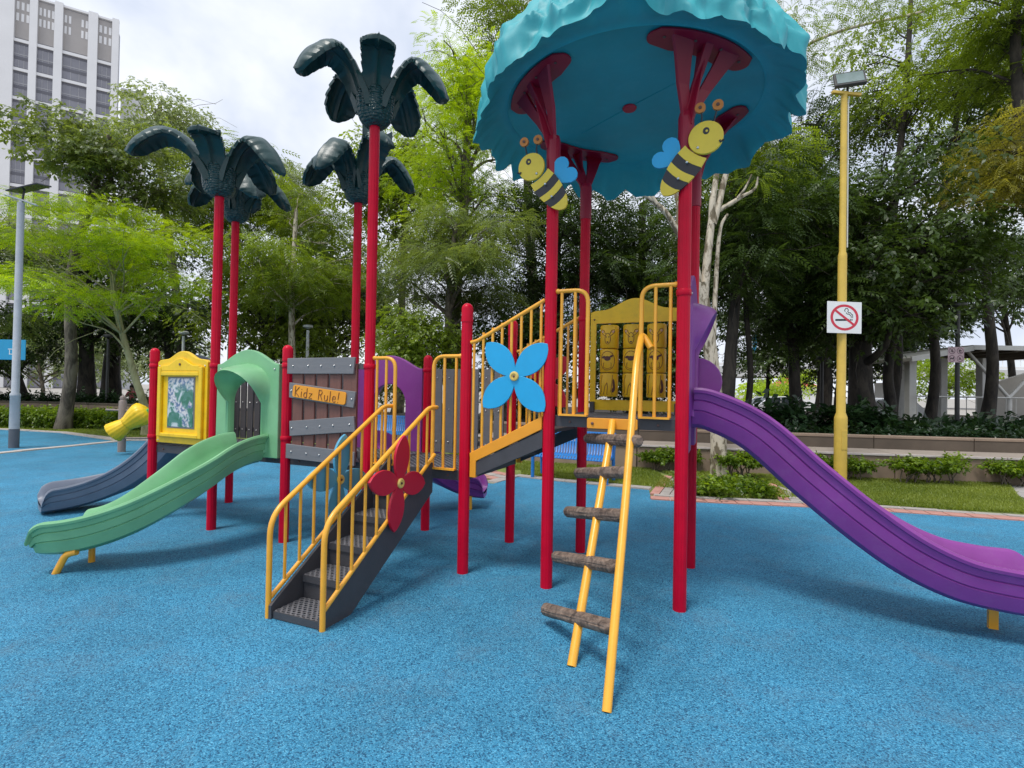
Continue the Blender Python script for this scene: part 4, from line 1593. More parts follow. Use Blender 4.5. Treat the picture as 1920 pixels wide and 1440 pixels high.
def canopy():
    nA, nV = 420, 60
    R0, ZR = 1.245, 3.655

    def fold(a, k):
        # hanging leaf folds: pointed ridges that widen towards the rim
        f1 = abs(((a * 9.5 / PI + 0.9 * math.sin(2.3 * a + 0.7) + 0.55 * k) % 1.0) - 0.5) * 2
        f2 = abs(((a * 15.5 / PI + 0.8 * math.sin(3.1 * a + 2.0) - 0.8 * k) % 1.0) - 0.5) * 2
        return f1, f2
    rings = []

    def ridge(q):
        return 1 - abs(mnoise.noise(q)) * 2.2
    for i in range(nV + 1):
        k = i / nV                       # 0 rim, 1 apex
        ph = k * PI / 2
        ring = []
        for j in range(nA):
            a = 2 * PI * j / nA
            f1, f2 = fold(a, k)
            w = max(0.0, 1 - k * 1.05)
            rr0 = math.cos(ph)
            ca, sa = math.cos(a), math.sin(a)
            q = Vector((ca * 3.0, sa * 3.0, k * 2.6))
            n1 = ridge(q * 1.5 + Vector((0.6 * mnoise.noise(q * 1.1), 0.6 * mnoise.noise(q * 1.3 + Vector((5, 0, 0))), 0)))
            n2 = ridge(q * 3.6 + Vector((7, 3, 1)))
            nz = mnoise.noise(q * 0.9)
            amp = min(1.0, k * 6 + 0.35) * max(0.12, 1 - k)
            r = R0 * (rr0 ** 0.94) + w * (0.075 * (f1 ** 1.5) + 0.030 * f2 - 0.040) + amp * (0.075 * n1 + 0.035 * n2 - 0.055) + 0.04 * nz * w
            z = ZR + 0.92 * math.sin(ph) ** 0.95 + amp * 0.030 * (n1 + n2 - 1)
            if k < 0.24:
                e = (1 - k / 0.24)
                z -= e * (0.085 * (f1 ** 0.8) + 0.03 * f2 - 0.055 - 0.07 * nz)
                z += e * 0.065 * math.cos(a - rad(-79))
                da = (a - rad(-82) + PI) % (2 * PI) - PI
                z += e * 0.15 * math.exp(-(da / 0.14) ** 2)
                r += e * 0.05 * math.exp(-(da / 0.14) ** 2)
            ring.append(CC + Vector((max(0.002, r) * ca, max(0.002, r) * sa, z)))
        rings.append(ring)
    # underside: from the rim up a short skirt to a flat ceiling
    under = []
    for (rk, dz, rip) in ((0.985, 0.012, 1.0), (0.965, 0.045, 0.85), (0.935, 0.085, 0.55), (0.90, 0.125, 0.25), (0.86, 0.155, 0.06), (0.815, 0.170, 0), (0.805, 0.162, 0), (0.79, 0.178, 0), (0.50, 0.185, 0), (0.2, 0.188, 0), (0.004, 0.19, 0)):
        ring = []
        for j in range(nA):
            a = 2 * PI * j / nA
            p = rings[0][j] - CC
            rr = math.hypot(p.x, p.y)
            rd = (rr * rip + R0 * (1 - rip)) * rk / (1.0)
            z = (p.z * rip + ZR * (1 - rip)) + dz
            ring.append(CC + Vector((rd * math.cos(a), rd * math.sin(a), z)))
        under.append(ring)
    mb = MB()
    mb.loft(list(reversed(under)) + rings, closed=True)
    o = mb.build('canopy', TEAL, PS, smooth=50, fixn=True)
    o['label'] = 'teal leaf-edged round roof over the tower'
    k = MB()
    k.lathe([(0.05, -0.012), (0.058, 0.0), (0.05, 0.02)], CC + Vector((0, 0, 3.835)), 18)
    k.build('centre_boss', FRED, o, smooth=40)
    for sg_ in (-1, 1):
        s = MB()
        aa = rad(-30)
        d = Vector((math.cos(aa), math.sin(aa), 0))
        s.tube([CC + d * (0.06 * sg_) + Z_ * 3.842, CC + d * (0.55 * sg_) + Z_ * 3.841], 0.006, 6)
        s.build('seam', TEAL, o)
    return o


canopy()


def bracket(s, t):
    base = Vector((s, t, 0))
    rd = (base - CC).normalized()
    tg = Vector((-rd.y, rd.x, 0))
    ang0 = math.atan2(rd.y, rd.x)
    mb = MB()
    # crescent plate under the ceiling
    z = 3.822
    outer = arc((0, 0), 0.975, ang0 - 0.40, ang0 + 0.40, 14)
    inner = arc((0, 0), 0.765, ang0 + 0.27, ang0 - 0.27, 10)
    tip = arc((0.885 * math.cos(ang0 + 0.40), 0.885 * math.sin(ang0 + 0.40)), 0.075, ang0 + 0.4 + 0.9, ang0 + 0.4 + 2.6, 5)
    tip2 = arc((0.885 * math.cos(ang0 - 0.40), 0.885 * math.sin(ang0 - 0.40)), 0.075, ang0 - 0.4 - 2.6, ang0 - 0.4 - 0.9, 5)
    mb.prism([(x, y) for x, y in outer + tip + inner + tip2], CC + Z_ * z, S_, T_, 0.014)
    # tree-like gusset: tapered arms from the sleeve to the plate
    mb.lathe([(0.052, 3.12), (0.054, 3.13), (0.054, 3.42), (0.045, 3.46)], base, 20)
    root = base + Z_ * 3.40

    def arm(da, rr, w0, w1):
        a = ang0 + da
        e = CC + Vector((rr * math.cos(a), rr * math.sin(a), z - 0.004))
        mid = root * 0.52 + e * 0.48 + Vector((0, 0, 0.0)) - tg * 0.0 + (base - CC).normalized() * -0.02
        mid.z = root.z * 0.45 + e.z * 0.55 - 0.03
        pts = [root - Z_ * 0.08, root * 0.75 + mid * 0.25, mid, mid * 0.4 + e * 0.6, e]
        n = len(pts)
        rings = []
        for i, p in enumerate(pts):
            w = w0 + (w1 - w0) * (i / (n - 1)) ** 1.6
            th = 0.013
            rings.append([p + tg * w + rd * th, p - tg * w + rd * th, p - tg * w - rd * th, p + tg * w - rd * th])
        mb.loft(rings, closed=True, caps=True)
    arm(-0.22, 0.90, 0.028, 0.085)
    arm(0.0, 0.90, 0.026, 0.032)
    arm(0.22, 0.90, 0.028, 0.085)
    # radial stiffener
    mb.prism([(0.02, 3.36), (0.06, 3.36), (0.20, 3.812), (0.10, 3.812)], base, rd, Z_, 0.012)
    o = mb.build('canopy_bracket', DRED, PS, bevel=0.003)
    o['label'] = 'dark red branching bracket holding up the canopy'
    bolts(o, [CC + Vector((0.90 * math.cos(ang0 + d), 0.90 * math.sin(ang0 + d), z - 0.008)) for d in (-0.36, -0.12, 0.12, 0.36)], nrm=(0, 0, -1), mat=DBOLT, r=0.011)
    return o


for s, t in ((MA, 0), (MBx, 0), (MA, TB), (MBx, TB)):
    bracket(s, t)


# ---- palm crowns ---------------------------------------------------------------------
def frond(parent, c, az, scale, seed, droop=0.0, reach=1.0, flat=False):
    rd = Vector((math.cos(az), math.sin(az), 0))
    tg = Vector((-rd.y, rd.x, 0))
    ctrl = [(0.075, 0.16), (0.150, 0.34), (0.265, 0.52), (0.43, 0.635 - 0.1 * droop), (0.63, 0.645 - 0.45 * droop), (0.80, 0.545 - 0.85 * droop), (0.92, 0.40 - 1.15 * droop), (0.965, 0.30 - 1.3 * droop)]
    if flat:
        ctrl = [(0.075, 0.16), (0.150, 0.32), (0.25, 0.45), (0.38, 0.53), (0.52, 0.565), (0.66, 0.565), (0.76, 0.55), (0.80, 0.54)]
    path = catmull([rd * (r * scale * (1 - 0.27 * min(1.0, r / 0.6)) * (1 + (reach - 1) * min(1.0, r / 0.6))) + Z_ * (z * scale) for r, z in ctrl], 9)
    n = len(path)
    rings = []
    m = 16
    for i, p in enumerate(path):
        k = i / (n - 1)
        d = (path[min(i + 1, n - 1)] - path[max(i - 1, 0)]).normalized()
        up = d.cross(tg)
        up = -up if up.dot(Z_ * (1 if k < 0.6 else 0) + rd * (0 if k < 0.6 else 1)) < 0 else up
        w = 0.135 + 0.062 * math.sin(min(1.0, k * 1.6) * PI / 2)
        w *= 1 - max(0, (k - 0.70) / 0.30) ** 2.4 * 0.74
        tooth = ((k * 11 + seed) % 1.0)
        w *= 1 + (0.10 * tooth - 0.05) * (k > 0.18)
        w *= scale
        th = (0.020 + 0.030 * max(0, 1 - k * 4)) * scale
        sag = 0.105 * scale * (0.45 + 0.55 * min(1, k * 1.6)) * (1 - 0.75 * max(0, (k - 0.7) / 0.3) ** 1.5)
        if flat:
            w *= 0.80
            sag *= 0.25
            w *= 1 - 0.55 * max(0, (k - 0.6) / 0.4) ** 2
        ring = []
        for j in range(m + 1):             # upper skin
            x = -1 + 2 * j / m
            rib = 0.014 * scale * math.exp(-(x / 0.10) ** 2)
            vein = 0.007 * scale * abs(math.sin(k * 14 - abs(x) * 2.2)) * (1 - x * x)
            ring.append(p + tg * (w * x) + up * (-sag * abs(x) ** 2.3 + rib + vein + th))
        for j in range(m + 1):             # lower skin
            x = 1 - 2 * j / m
            rib = 0.026 * scale * math.exp(-(x / 0.13) ** 2)
            ring.append(p + tg * (w * x * 0.975) + up * (-sag * abs(x) ** 2.3 - rib - th * (1 - 0.4 * abs(x))))
        rings.append([c + q for q in ring])
    mb = MB()
    mb.loft(rings, closed=True, caps=True)
    return mb.build('frond', PALMG, parent, smooth=50, fixn=True)


def palm(s, t, zb, az0, scale, label, var):
    c = Vector((s, t, zb))
    mb = MB()
    prof = [(0.048, 0.0), (0.10, 0.008), (0.150, 0.045), (0.174, 0.10), (0.184, 0.18), (0.186, 0.27), (0.182, 0.34), (0.17, 0.40), (0.13, 0.44), (0.07, 0.465), (0.001, 0.47)]
    mb.lathe([(r * scale * (0.88 if r > 0.05 else 1), z * scale) for r, z in prof], c, 40, None, lambda a: 0.05 * math.cos(5 * a - 5 * az0))
    o = mb.build('palm_crown', BULB, PS, smooth=50)
    o['label'] = label
    for k in range(5):
        frond(o, c, az0 + k * 2 * PI / 5, scale * 0.90, k * 0.37 + s, droop=var[k][0], reach=var[k][1], flat=len(var[k]) > 2)
    return o


# azimuths are in the frame's own axes; about -52 degrees points a frond out of the front
palm(M1, 0, 3.46, rad(-60), 1.0, 'dark green plastic palm top on the front left post', [(0, 0.95, 1), (0.06, 1.15), (0.02, 1.0), (0.05, 1.0), (-0.03, 1.25)])
palm(M3, 0, 3.84, rad(-50), 1.0, 'dark green plastic palm top, highest of the four', [(0, 1.0, 1), (0.02, 1.0), (0.05, 1.0), (0.02, 1.0), (0.0, 1.05)])
palm(M0, TB, 3.60, rad(-20), 1.0, 'dark green plastic palm top on the back left post', [(0.08, 1.0), (0.0, 1.0), (-0.05, 1.0), (0.03, 1.0), (0.0, 1.0)])
palm(M2, TB, 3.60, rad(-22), 1.0, 'dark green plastic palm top on the back middle post', [(-0.2, 0.9), (0.02, 1.0), (0.0, 1.0), (0.02, 1.05), (0.08, 0.95)])

# =====================================================================================
# VEGETATION
# =====================================================================================
def mesh_from_np(name, V, Fq, mat, tint=None, smooth=False):
    """V (n,3); Fq (m,k) faces all with k corners"""
    me = bpy.data.meshes.new(name)
    k = Fq.shape[1]
    me.vertices.add(len(V))
    me.vertices.foreach_set('co', np.asarray(V, np.float32).ravel())
    me.loops.add(Fq.size)
    me.loops.foreach_set('vertex_index', np.asarray(Fq, np.int32).ravel())
    me.polygons.add(len(Fq))
    me.polygons.foreach_set('loop_start', np.arange(0, Fq.size, k, dtype=np.int32))
    if smooth:
        me.polygons.foreach_set('use_smooth', np.ones(len(Fq), dtype=bool))
    me.materials.append(mat)
    if tint is not None:
        at = me.attributes.new('tint', 'FLOAT', 'POINT')
        at.data.foreach_set('value', np.asarray(tint, np.float32))
    me.update(calc_edges=True)
    me.validate()
    return me


def tmpl_pinnate(n=6, L=0.55, ll=0.15, lw=0.05, droop=0.25):
    """a feathery twig: paired leaflets along a drooping stalk"""
    V, F = [], []
    for i in range(n):
        x = L * (i + 0.6) / n
        z = -droop * L * (x / L) ** 2
        for s in (-1, 1):
            a = 0.95 - 0.25 * i / n
            dx, dy = math.cos(a), math.sin(a) * s
            k = 1.0 - 0.35 * abs(i / n - 0.4)
            px, py = -dy, dx
            o = len(V)
            V += [(x, 0, z), (x + dx * ll * k * 0.5 + px * lw * 0.5, dy * ll * k * 0.5 + py * lw * 0.5, z - 0.008), (x + dx * ll * k, dy * ll * k, z - 0.035), (x + dx * ll * k * 0.5 - px * lw * 0.5, dy * ll * k * 0.5 - py * lw * 0.5, z - 0.008)]
            F.append((o, o + 1, o + 2, o + 3))
    return np.array(V), np.array(F)


def tmpl_broad(n=7, L=0.42, ll=0.17, lw=0.085, seed=1):
    """a leafy twig: broad leaves set round a short stalk"""
    r = random.Random(seed)
    V, F = [], []
    for i in range(n):
        x = L * (i + 0.3) / n
        a = r.uniform(-1.3, 1.3)
        e = r.uniform(-0.6, 0.35)
        d = Vector((math.cos(a) * math.cos(e), math.sin(a) * math.cos(e), math.sin(e)))
        s = d.cross(Vector((r.uniform(-0.4, 0.4), r.uniform(-0.4, 0.4), 1))).normalized()
        o = len(V)
        b = Vector((x, 0, -0.10 * x))
        k = r.uniform(0.75, 1.15)
        V += [tuple(b), tuple(b + d * ll * 0.45 * k + s * lw * 0.5 * k), tuple(b + d * ll * k - Vector((0, 0, 0.03))), tuple(b + d * ll * 0.45 * k - s * lw * 0.5 * k)]
        F.append((o, o + 1, o + 2, o + 3))
    return np.array(V), np.array(F)


T_FEA = tmpl_pinnate()
T_FIN = tmpl_pinnate(8, 0.60, 0.12, 0.038, 0.35)
T_BRO = tmpl_broad()
T_BIG = tmpl_broad(6, 0.5, 0.30, 0.13, 3)
T_SML = tmpl_broad(9, 0.22, 0.075, 0.045, 5)


def spray_mesh(name, tmpl, pos, az, pitch, roll, sc, tint, mat):
    V, F = tmpl
    N = len(pos)
    ca, sa = np.cos(az), np.sin(az)
    cp, sp = np.cos(pitch), np.sin(pitch)
    cr, sr = np.cos(roll), np.sin(roll)
    # columns of the rotation: Rz(az) Ry(-pitch) Rx(roll)
    X = np.stack([ca * cp, sa * cp, sp], 1)
    Y0 = np.stack([-sa, ca, np.zeros(N)], 1)
    Z0 = np.cross(X, Y0)
    Y = Y0 * cr[:, None] + Z0 * sr[:, None]
    Zc = np.cross(X, Y)
    P = (V[None, :, 0:1] * X[:, None, :] + V[None, :, 1:2] * Y[:, None, :] + V[None, :, 2:3] * Zc[:, None, :]) * sc[:, None, None] + pos[:, None, :]
    k = len(V)
    FF = F[None] + (np.arange(N) * k)[:, None, None]
    return mesh_from_np(name, P.reshape(-1, 3), FF.reshape(-1, 4), mat, np.repeat(tint, k))


def crown_arrays(rng, centres, radii, n, zf=0.5, out=0.35, droop=0.25, spread=0.75):
    """spray positions round the twig clumps, each clump flattened into a layer"""
    w = radii ** 2
    idx = rng.choice(len(centres), n, p=w / w.sum())
    g = rng.normal(size=(n, 3))
    g /= np.linalg.norm(g, axis=1)[:, None] + 1e-9
    rr = rng.random(n) ** (1 / 2.2)
    off = g * rr[:, None] * radii[idx][:, None]
    off[:, 2] *= zf
    pos = centres[idx] + off
    az = np.arctan2(off[:, 1], off[:, 0]) + rng.normal(size=n) * spread
    pitch = -droop * (0.3 + rr) + rng.normal(size=n) * 0.30
    roll = rng.normal(size=n) * 0.35
    ct = rng.random(len(centres))
    tint = np.clip(0.55 * ct[idx] + 0.45 * rng.random(n) + 0.10 * rng.normal(size=n), 0, 1)
    return pos, az, pitch, roll, tint


def limb(mb, a, b, r0, r1, rng, sag=0.12, n=7, wob=0.06, sides=7):
    a, b = Vector(a), Vector(b)
    L = (b - a).length
    pts, rs = [], []
    w1 = Vector(rng.normal(size=3)) * wob * L
    for i in range(n + 1):
        k = i / n
        p = a.lerp(b, k) + Vector((0, 0, sag * L * math.sin(k * PI))) + w1 * math.sin(k * PI * 2) * 0.5
        pts.append(p)
        rs.append(r0 + (r1 - r0) * k ** 0.8)
    mb.tube(pts, rs, sides, caps=False)
    return pts


def tree(name, label, x, y, z0, path, r0, clumps, leaf, tmpl, nspray, bark, seed, group=None, sc=1.0, zf=0.5, droop=0.25, nlimb=None, extra_limbs=None):
    """path: trunk polyline (local); clumps: list of (x, y, z, r) local twig clumps"""
    rng = np.random.default_rng(seed)
    root = thing(name, label, 'tree', (x, y, z0), 0, group)
    mb = MB()
    P = catmull(path, 4)
    n = len(P)
    rs = [r0 * (1.0 - 0.62 * (i / (n - 1))) * (1.35 if i == 0 else (1.12 if i == 1 else 1.0)) for i in range(n)]
    mb.tube(P, rs, 12, caps=False)
    cs = np.array([c[:3] for c in clumps], float)
    rd = np.array([c[3] for c in clumps], float)
    for (cx, cyy, cz, cr) in clumps:
        tgt = Vector((cx, cyy, cz - cr * 0.1))
        # leave the trunk below the clump
        best, bi = 1e9, n - 1
        for i in range(int(n * 0.45), n):
            dz = tgt.z - P[i].z
            hd = math.hypot(tgt.x - P[i].x, tgt.y - P[i].y)
            cost = abs(dz - hd * 0.55)
            if cost < best:
                best, bi = cost, i
        rb = rs[bi] * rng.uniform(0.32, 0.5)
        pts = limb(mb, P[bi], tgt, rb, rb * 0.25, rng)
        for q in range(3):
            e = tgt + Vector(rng.normal(size=3)) * cr * 0.55
            limb(mb, pts[-3 - q], e, rb * 0.33, 0.006, rng, n=4, sides=4)
    for (a, b, ra, rb) in (extra_limbs or []):
        limb(mb, a, b, ra, rb, rng, n=8, wob=0.03)
    mb.build('trunk', bark, root, smooth=60)
    pos, az, pi_, ro, ti = crown_arrays(rng, cs, rd, nspray, zf, droop=droop)
    s = sc * rng.uniform(0.7, 1.25, nspray)
    me = spray_mesh('crown', tmpl, pos, az, pi_, ro, s, ti, leaf)
    c = bpy.data.objects.new('crown', me)
    COL.objects.link(c)
    c.parent = root
    return root


def ellipsoid_clumps(seed, c, r, n, cr, shell=0.55, keep=None):
    rng = np.random.default_rng(seed + 1000)
    out = []
    tries = 0
    while len(out) < n and tries < 5000:
        tries += 1
        g = rng.normal(size=3)
        g /= np.linalg.norm(g)
        k = (shell + (1 - shell) * rng.random()) if rng.random() < 0.8 else rng.random()
        p = np.array(c) + g * np.array(r) * k
        if keep and not keep(p):
            continue
        if any(np.linalg.norm((p - np.array(q[:3])) / np.array([1, 1, 0.6])) < 0.6 * cr for q in out):
            continue
        out.append((p[0], p[1], p[2], cr * rng.uniform(0.75, 1.3)))
    return out


def px_tree(name, label, base_px, d, z0, lean, r0, box, n_cl, cr, leaf, tmpl, nspray, bark, seed, depth=None, top=0.8, **kw):
    """a tree standing at distance d; box = crown extent (px left, px right, py top, py bottom) seen in the photograph"""
    x = wx(base_px, d)
    xl, xr = wx(box[0], d), wx(box[1], d)
    mid = (box[0] + box[1]) / 2
    zt, zb = wz(mid, box[2], d), wz(mid, box[3], d)
    cx, cz = (xl + xr) / 2 - x - 0.018 * (zt + zb) / 2, (zt + zb) / 2 - z0
    rx, rz = (xr - xl) / 2, (zt - zb) / 2
    dy = depth or min(rx, 4.5)
    cl = ellipsoid_clumps(seed, (cx, 0, cz), (rx * 0.86, dy, rz * 0.86), n_cl, cr)
    h = (zb - z0)
    H = h + (zt - zb) * top
    path = [(0, 0, -0.15), (0.03 * h + lean * 0.15, 0, h * 0.3), (lean * 0.55, 0.05, h * 0.75), (cx * 0.5 + lean * 0.6, 0.0, h + (H - h) * 0.4), (cx * 0.85 + lean * 0.2, 0, H)]
    return tree(name, label, x, d, z0, path, r0, cl, leaf, tmpl, nspray, bark, seed, **kw)


# ---- left side ----
px_tree('tree', 'bright lime feathery tree with a pale leaning trunk behind the blue slide', 277, 15.2, 0.0, -0.85, 0.13, (30, 392, 318, 655), 40, 0.90, L_LIME, T_FEA, 5600, B_OLIVE, 11, sc=0.52, zf=0.22, droop=0.12, depth=2.6)
px_tree('tree', 'mottled grey trunk tree in front of the clipped hedge, dusky crown', 120, 16.6, 0.0, 0.15, 0.20, (85, 340, 210, 420), 18, 0.95, L_OLIVE, T_BRO, 2100, B_GREY, 12, sc=0.9, zf=0.5)
px_tree('tree', 'tall airy grey-green tree rising above the lime tree', 330, 24, 0.4, -1.0, 0.22, (225, 372, 155, 330), 11, 1.2, L_PALE, T_BRO, 1300, B_GREY, 13, sc=1.1, zf=0.5)
px_tree('tree', 'olive tree at the far left edge beside the grey lamp post', -60, 19, 0.4, 0.4, 0.25, (-190, 80, 330, 640), 20, 1.3, L_OLIVE, T_FEA, 2600, B_DARK, 14, sc=1.0, zf=0.4)
px_tree('tree', 'mid green tree behind the two left palm tops', 425, 22, 0.4, 0.3, 0.22, (330, 560, 255, 560), 22, 1.4, L_MID, T_FEA, 3000, B_GREY, 15, sc=1.1, zf=0.42)
px_tree('tree', 'thin airy tree behind the right fronds of the left palms', 520, 27, 0.4, 0.2, 0.18, (455, 590, 262, 470), 12, 1.2, L_PALE, T_FEA, 1500, B_GREY, 16, sc=1.1, zf=0.4)
px_tree('tree', 'slender pale-barked tree with forked limbs above the low green hood', 553, 18.5, 0.4, -0.25, 0.17, (440, 672, 330, 640), 24, 1.0, L_MID, T_FEA, 2700, B_PALE, 17, sc=0.85, zf=0.36, depth=2.8)
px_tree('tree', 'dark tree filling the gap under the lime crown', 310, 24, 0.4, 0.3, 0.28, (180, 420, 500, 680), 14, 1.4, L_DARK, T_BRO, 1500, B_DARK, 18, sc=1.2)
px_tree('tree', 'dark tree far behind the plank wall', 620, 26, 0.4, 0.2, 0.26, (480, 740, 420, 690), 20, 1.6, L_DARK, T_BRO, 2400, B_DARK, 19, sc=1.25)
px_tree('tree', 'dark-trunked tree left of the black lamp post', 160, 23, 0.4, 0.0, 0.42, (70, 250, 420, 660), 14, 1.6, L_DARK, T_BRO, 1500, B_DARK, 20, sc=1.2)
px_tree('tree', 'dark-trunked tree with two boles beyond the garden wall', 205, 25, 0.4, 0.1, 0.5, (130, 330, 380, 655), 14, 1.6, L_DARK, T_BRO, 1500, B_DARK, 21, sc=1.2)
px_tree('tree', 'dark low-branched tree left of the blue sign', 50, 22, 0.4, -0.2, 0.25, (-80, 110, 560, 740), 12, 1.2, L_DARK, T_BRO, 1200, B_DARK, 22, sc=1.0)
px_tree('tree', 'pale distant tree between the dark trunks at the far left', 80, 42, 0.0, 0.0, 0.2, (-60, 190, 590, 722), 16, 1.9, L_PALE, T_BRO, 1200, B_GREY, 23, sc=1.9, zf=0.7)
px_tree('tree', 'pale distant tree between the dark trunks left of the yellow panel', 250, 44, 0.0, 0.0, 0.2, (150, 380, 600, 720), 16, 1.9, L_PALE, T_BRO, 1200, B_GREY, 24, sc=1.9, zf=0.7)
# ---- middle ----
px_tree('tree', 'tall lime-topped tree between the highest palm and the canopy', 838, 16.5, 0.4, 0.4, 0.26, (742, 1010, 40, 470), 44, 1.1, L_LIME, T_FEA, 6200, B_GREY, 31, sc=0.56, zf=0.5, depth=2.6)
px_tree('tree', 'grey-limbed tree with dusky layered leaves left of the tower', 850, 14.5, 0.4, -0.3, 0.16, (690, 1030, 375, 600), 30, 0.85, L_OLIVE, T_FIN, 3600, B_GREY, 32, sc=0.75, zf=0.32, droop=0.2, depth=2.4, extra_limbs=[((0.0, 0, 1.3), (-0.9, 0.1, 3.0), 0.07, 0.03), ((0.05, 0, 1.5), (0.35, 0.0, 3.2), 0.06, 0.02)])
px_tree('tree', 'broad-leaved bright bushy tree behind the purple hood', 790, 13.6, 0.4, -0.1, 0.09, (690, 880, 575, 712), 20, 0.55, L_MID, T_BRO, 2000, B_DARK, 33, sc=0.62, zf=0.7, depth=1.2)
px_tree('tree', 'dark tree behind the canopy posts', 1040, 17.5, 0.6, 0.0, 0.28, (900, 1190, 300, 640), 30, 1.2, L_DARK, T_FEA, 3000, B_DARK, 34, sc=1.0, zf=0.4)
px_tree('tree', 'deep green tree filling the view under the canopy', 1200, 18.5, 0.6, 0.0, 0.30, (1080, 1330, 300, 700), 30, 1.3, L_DARK, T_FEA, 3200, B_DARK, 35, sc=1.05, zf=0.4)
px_tree('tree', 'mid green tree behind the highest palm post', 745, 23, 0.4, 0.2, 0.25, (655, 860, 200, 520), 26, 1.4, L_MID, T_BRO, 3100, B_GREY, 36, sc=1.1, zf=0.5)
px_tree('tree', 'tall tree crown peeping over the canopy on the left', 985, 22, 0.6, 0.0, 0.28, (860, 1110, -60, 260), 24, 1.4, L_MID, T_FEA, 2600, B_GREY, 37, sc=1.1, zf=0.45)
px_tree('tree', 'dense olive tree behind the two middle red posts', 600, 28, 0.4, 0.1, 0.3, (420, 790, 400, 715), 34, 1.9, L_OLIVE, T_BRO, 3000, B_DARK, 38, sc=1.35, zf=0.6)
px_tree('tree', 'dense mid green tree low behind the plank wall and green hood', 480, 23, 0.4, 0.1, 0.25, (380, 640, 500, 715), 24, 1.3, L_MID, T_BRO, 2300, B_DARK, 39, sc=1.0, zf=0.6)
px_tree('tree', 'dark low tree seen through the roller panel', 1180, 15.5, 0.6, 0.0, 0.16, (1060, 1330, 530, 790), 30, 0.85, L_DARK, T_BRO, 3200, B_DARK, 40, sc=0.8, zf=0.7)
px_tree('tree', 'low mid green tree seen between the ramp rails', 980, 16.5, 0.6, 0.0, 0.14, (880, 1090, 560, 780), 22, 0.85, L_DARK, T_BRO, 2200, B_DARK, 54, sc=0.8, zf=0.7)
# ---- right side ----
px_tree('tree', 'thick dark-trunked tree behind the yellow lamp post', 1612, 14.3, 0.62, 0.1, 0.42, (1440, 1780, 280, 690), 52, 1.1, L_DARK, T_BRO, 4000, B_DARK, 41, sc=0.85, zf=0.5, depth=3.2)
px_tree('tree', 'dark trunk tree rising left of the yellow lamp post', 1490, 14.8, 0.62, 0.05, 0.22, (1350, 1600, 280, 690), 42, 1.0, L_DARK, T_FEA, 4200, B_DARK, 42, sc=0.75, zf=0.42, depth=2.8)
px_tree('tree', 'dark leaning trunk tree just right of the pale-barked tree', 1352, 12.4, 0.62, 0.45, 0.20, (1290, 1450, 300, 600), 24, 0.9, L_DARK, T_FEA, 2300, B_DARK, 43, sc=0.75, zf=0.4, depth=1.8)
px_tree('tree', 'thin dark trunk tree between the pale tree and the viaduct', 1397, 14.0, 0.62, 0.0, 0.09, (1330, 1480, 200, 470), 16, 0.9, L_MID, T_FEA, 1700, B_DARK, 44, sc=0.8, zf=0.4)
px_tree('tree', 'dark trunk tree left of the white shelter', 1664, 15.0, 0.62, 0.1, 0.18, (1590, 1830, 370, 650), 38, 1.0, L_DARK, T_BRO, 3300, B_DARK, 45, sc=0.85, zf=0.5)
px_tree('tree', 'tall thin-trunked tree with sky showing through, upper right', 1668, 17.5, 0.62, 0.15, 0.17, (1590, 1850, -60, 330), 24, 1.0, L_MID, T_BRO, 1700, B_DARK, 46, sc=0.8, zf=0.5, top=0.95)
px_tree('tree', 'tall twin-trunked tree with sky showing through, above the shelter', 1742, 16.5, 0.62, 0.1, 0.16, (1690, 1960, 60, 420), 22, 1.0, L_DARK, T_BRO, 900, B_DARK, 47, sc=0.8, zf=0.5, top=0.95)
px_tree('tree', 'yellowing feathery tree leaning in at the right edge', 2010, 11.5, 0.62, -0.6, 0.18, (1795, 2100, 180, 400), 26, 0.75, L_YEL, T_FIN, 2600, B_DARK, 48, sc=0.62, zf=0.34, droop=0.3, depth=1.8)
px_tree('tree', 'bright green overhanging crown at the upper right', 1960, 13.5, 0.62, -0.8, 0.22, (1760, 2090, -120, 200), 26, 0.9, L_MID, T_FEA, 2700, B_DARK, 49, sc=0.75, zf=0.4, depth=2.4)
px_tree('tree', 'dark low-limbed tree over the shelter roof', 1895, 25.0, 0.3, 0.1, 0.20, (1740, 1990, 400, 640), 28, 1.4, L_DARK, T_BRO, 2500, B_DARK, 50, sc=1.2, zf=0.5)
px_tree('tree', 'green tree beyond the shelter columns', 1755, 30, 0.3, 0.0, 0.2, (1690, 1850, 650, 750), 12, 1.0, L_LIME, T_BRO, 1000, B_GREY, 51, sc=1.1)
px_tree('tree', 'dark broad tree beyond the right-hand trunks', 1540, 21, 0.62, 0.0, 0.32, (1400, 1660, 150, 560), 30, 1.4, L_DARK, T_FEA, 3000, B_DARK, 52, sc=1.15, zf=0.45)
px_tree('tree', 'light green tree beside the viaduct pillar', 1462, 36, 0.0, 0.0, 0.2, (1400, 1540, 690, 765), 10, 1.1, L_LIME, T_BRO, 900, B_GREY, 53, sc=1.2)

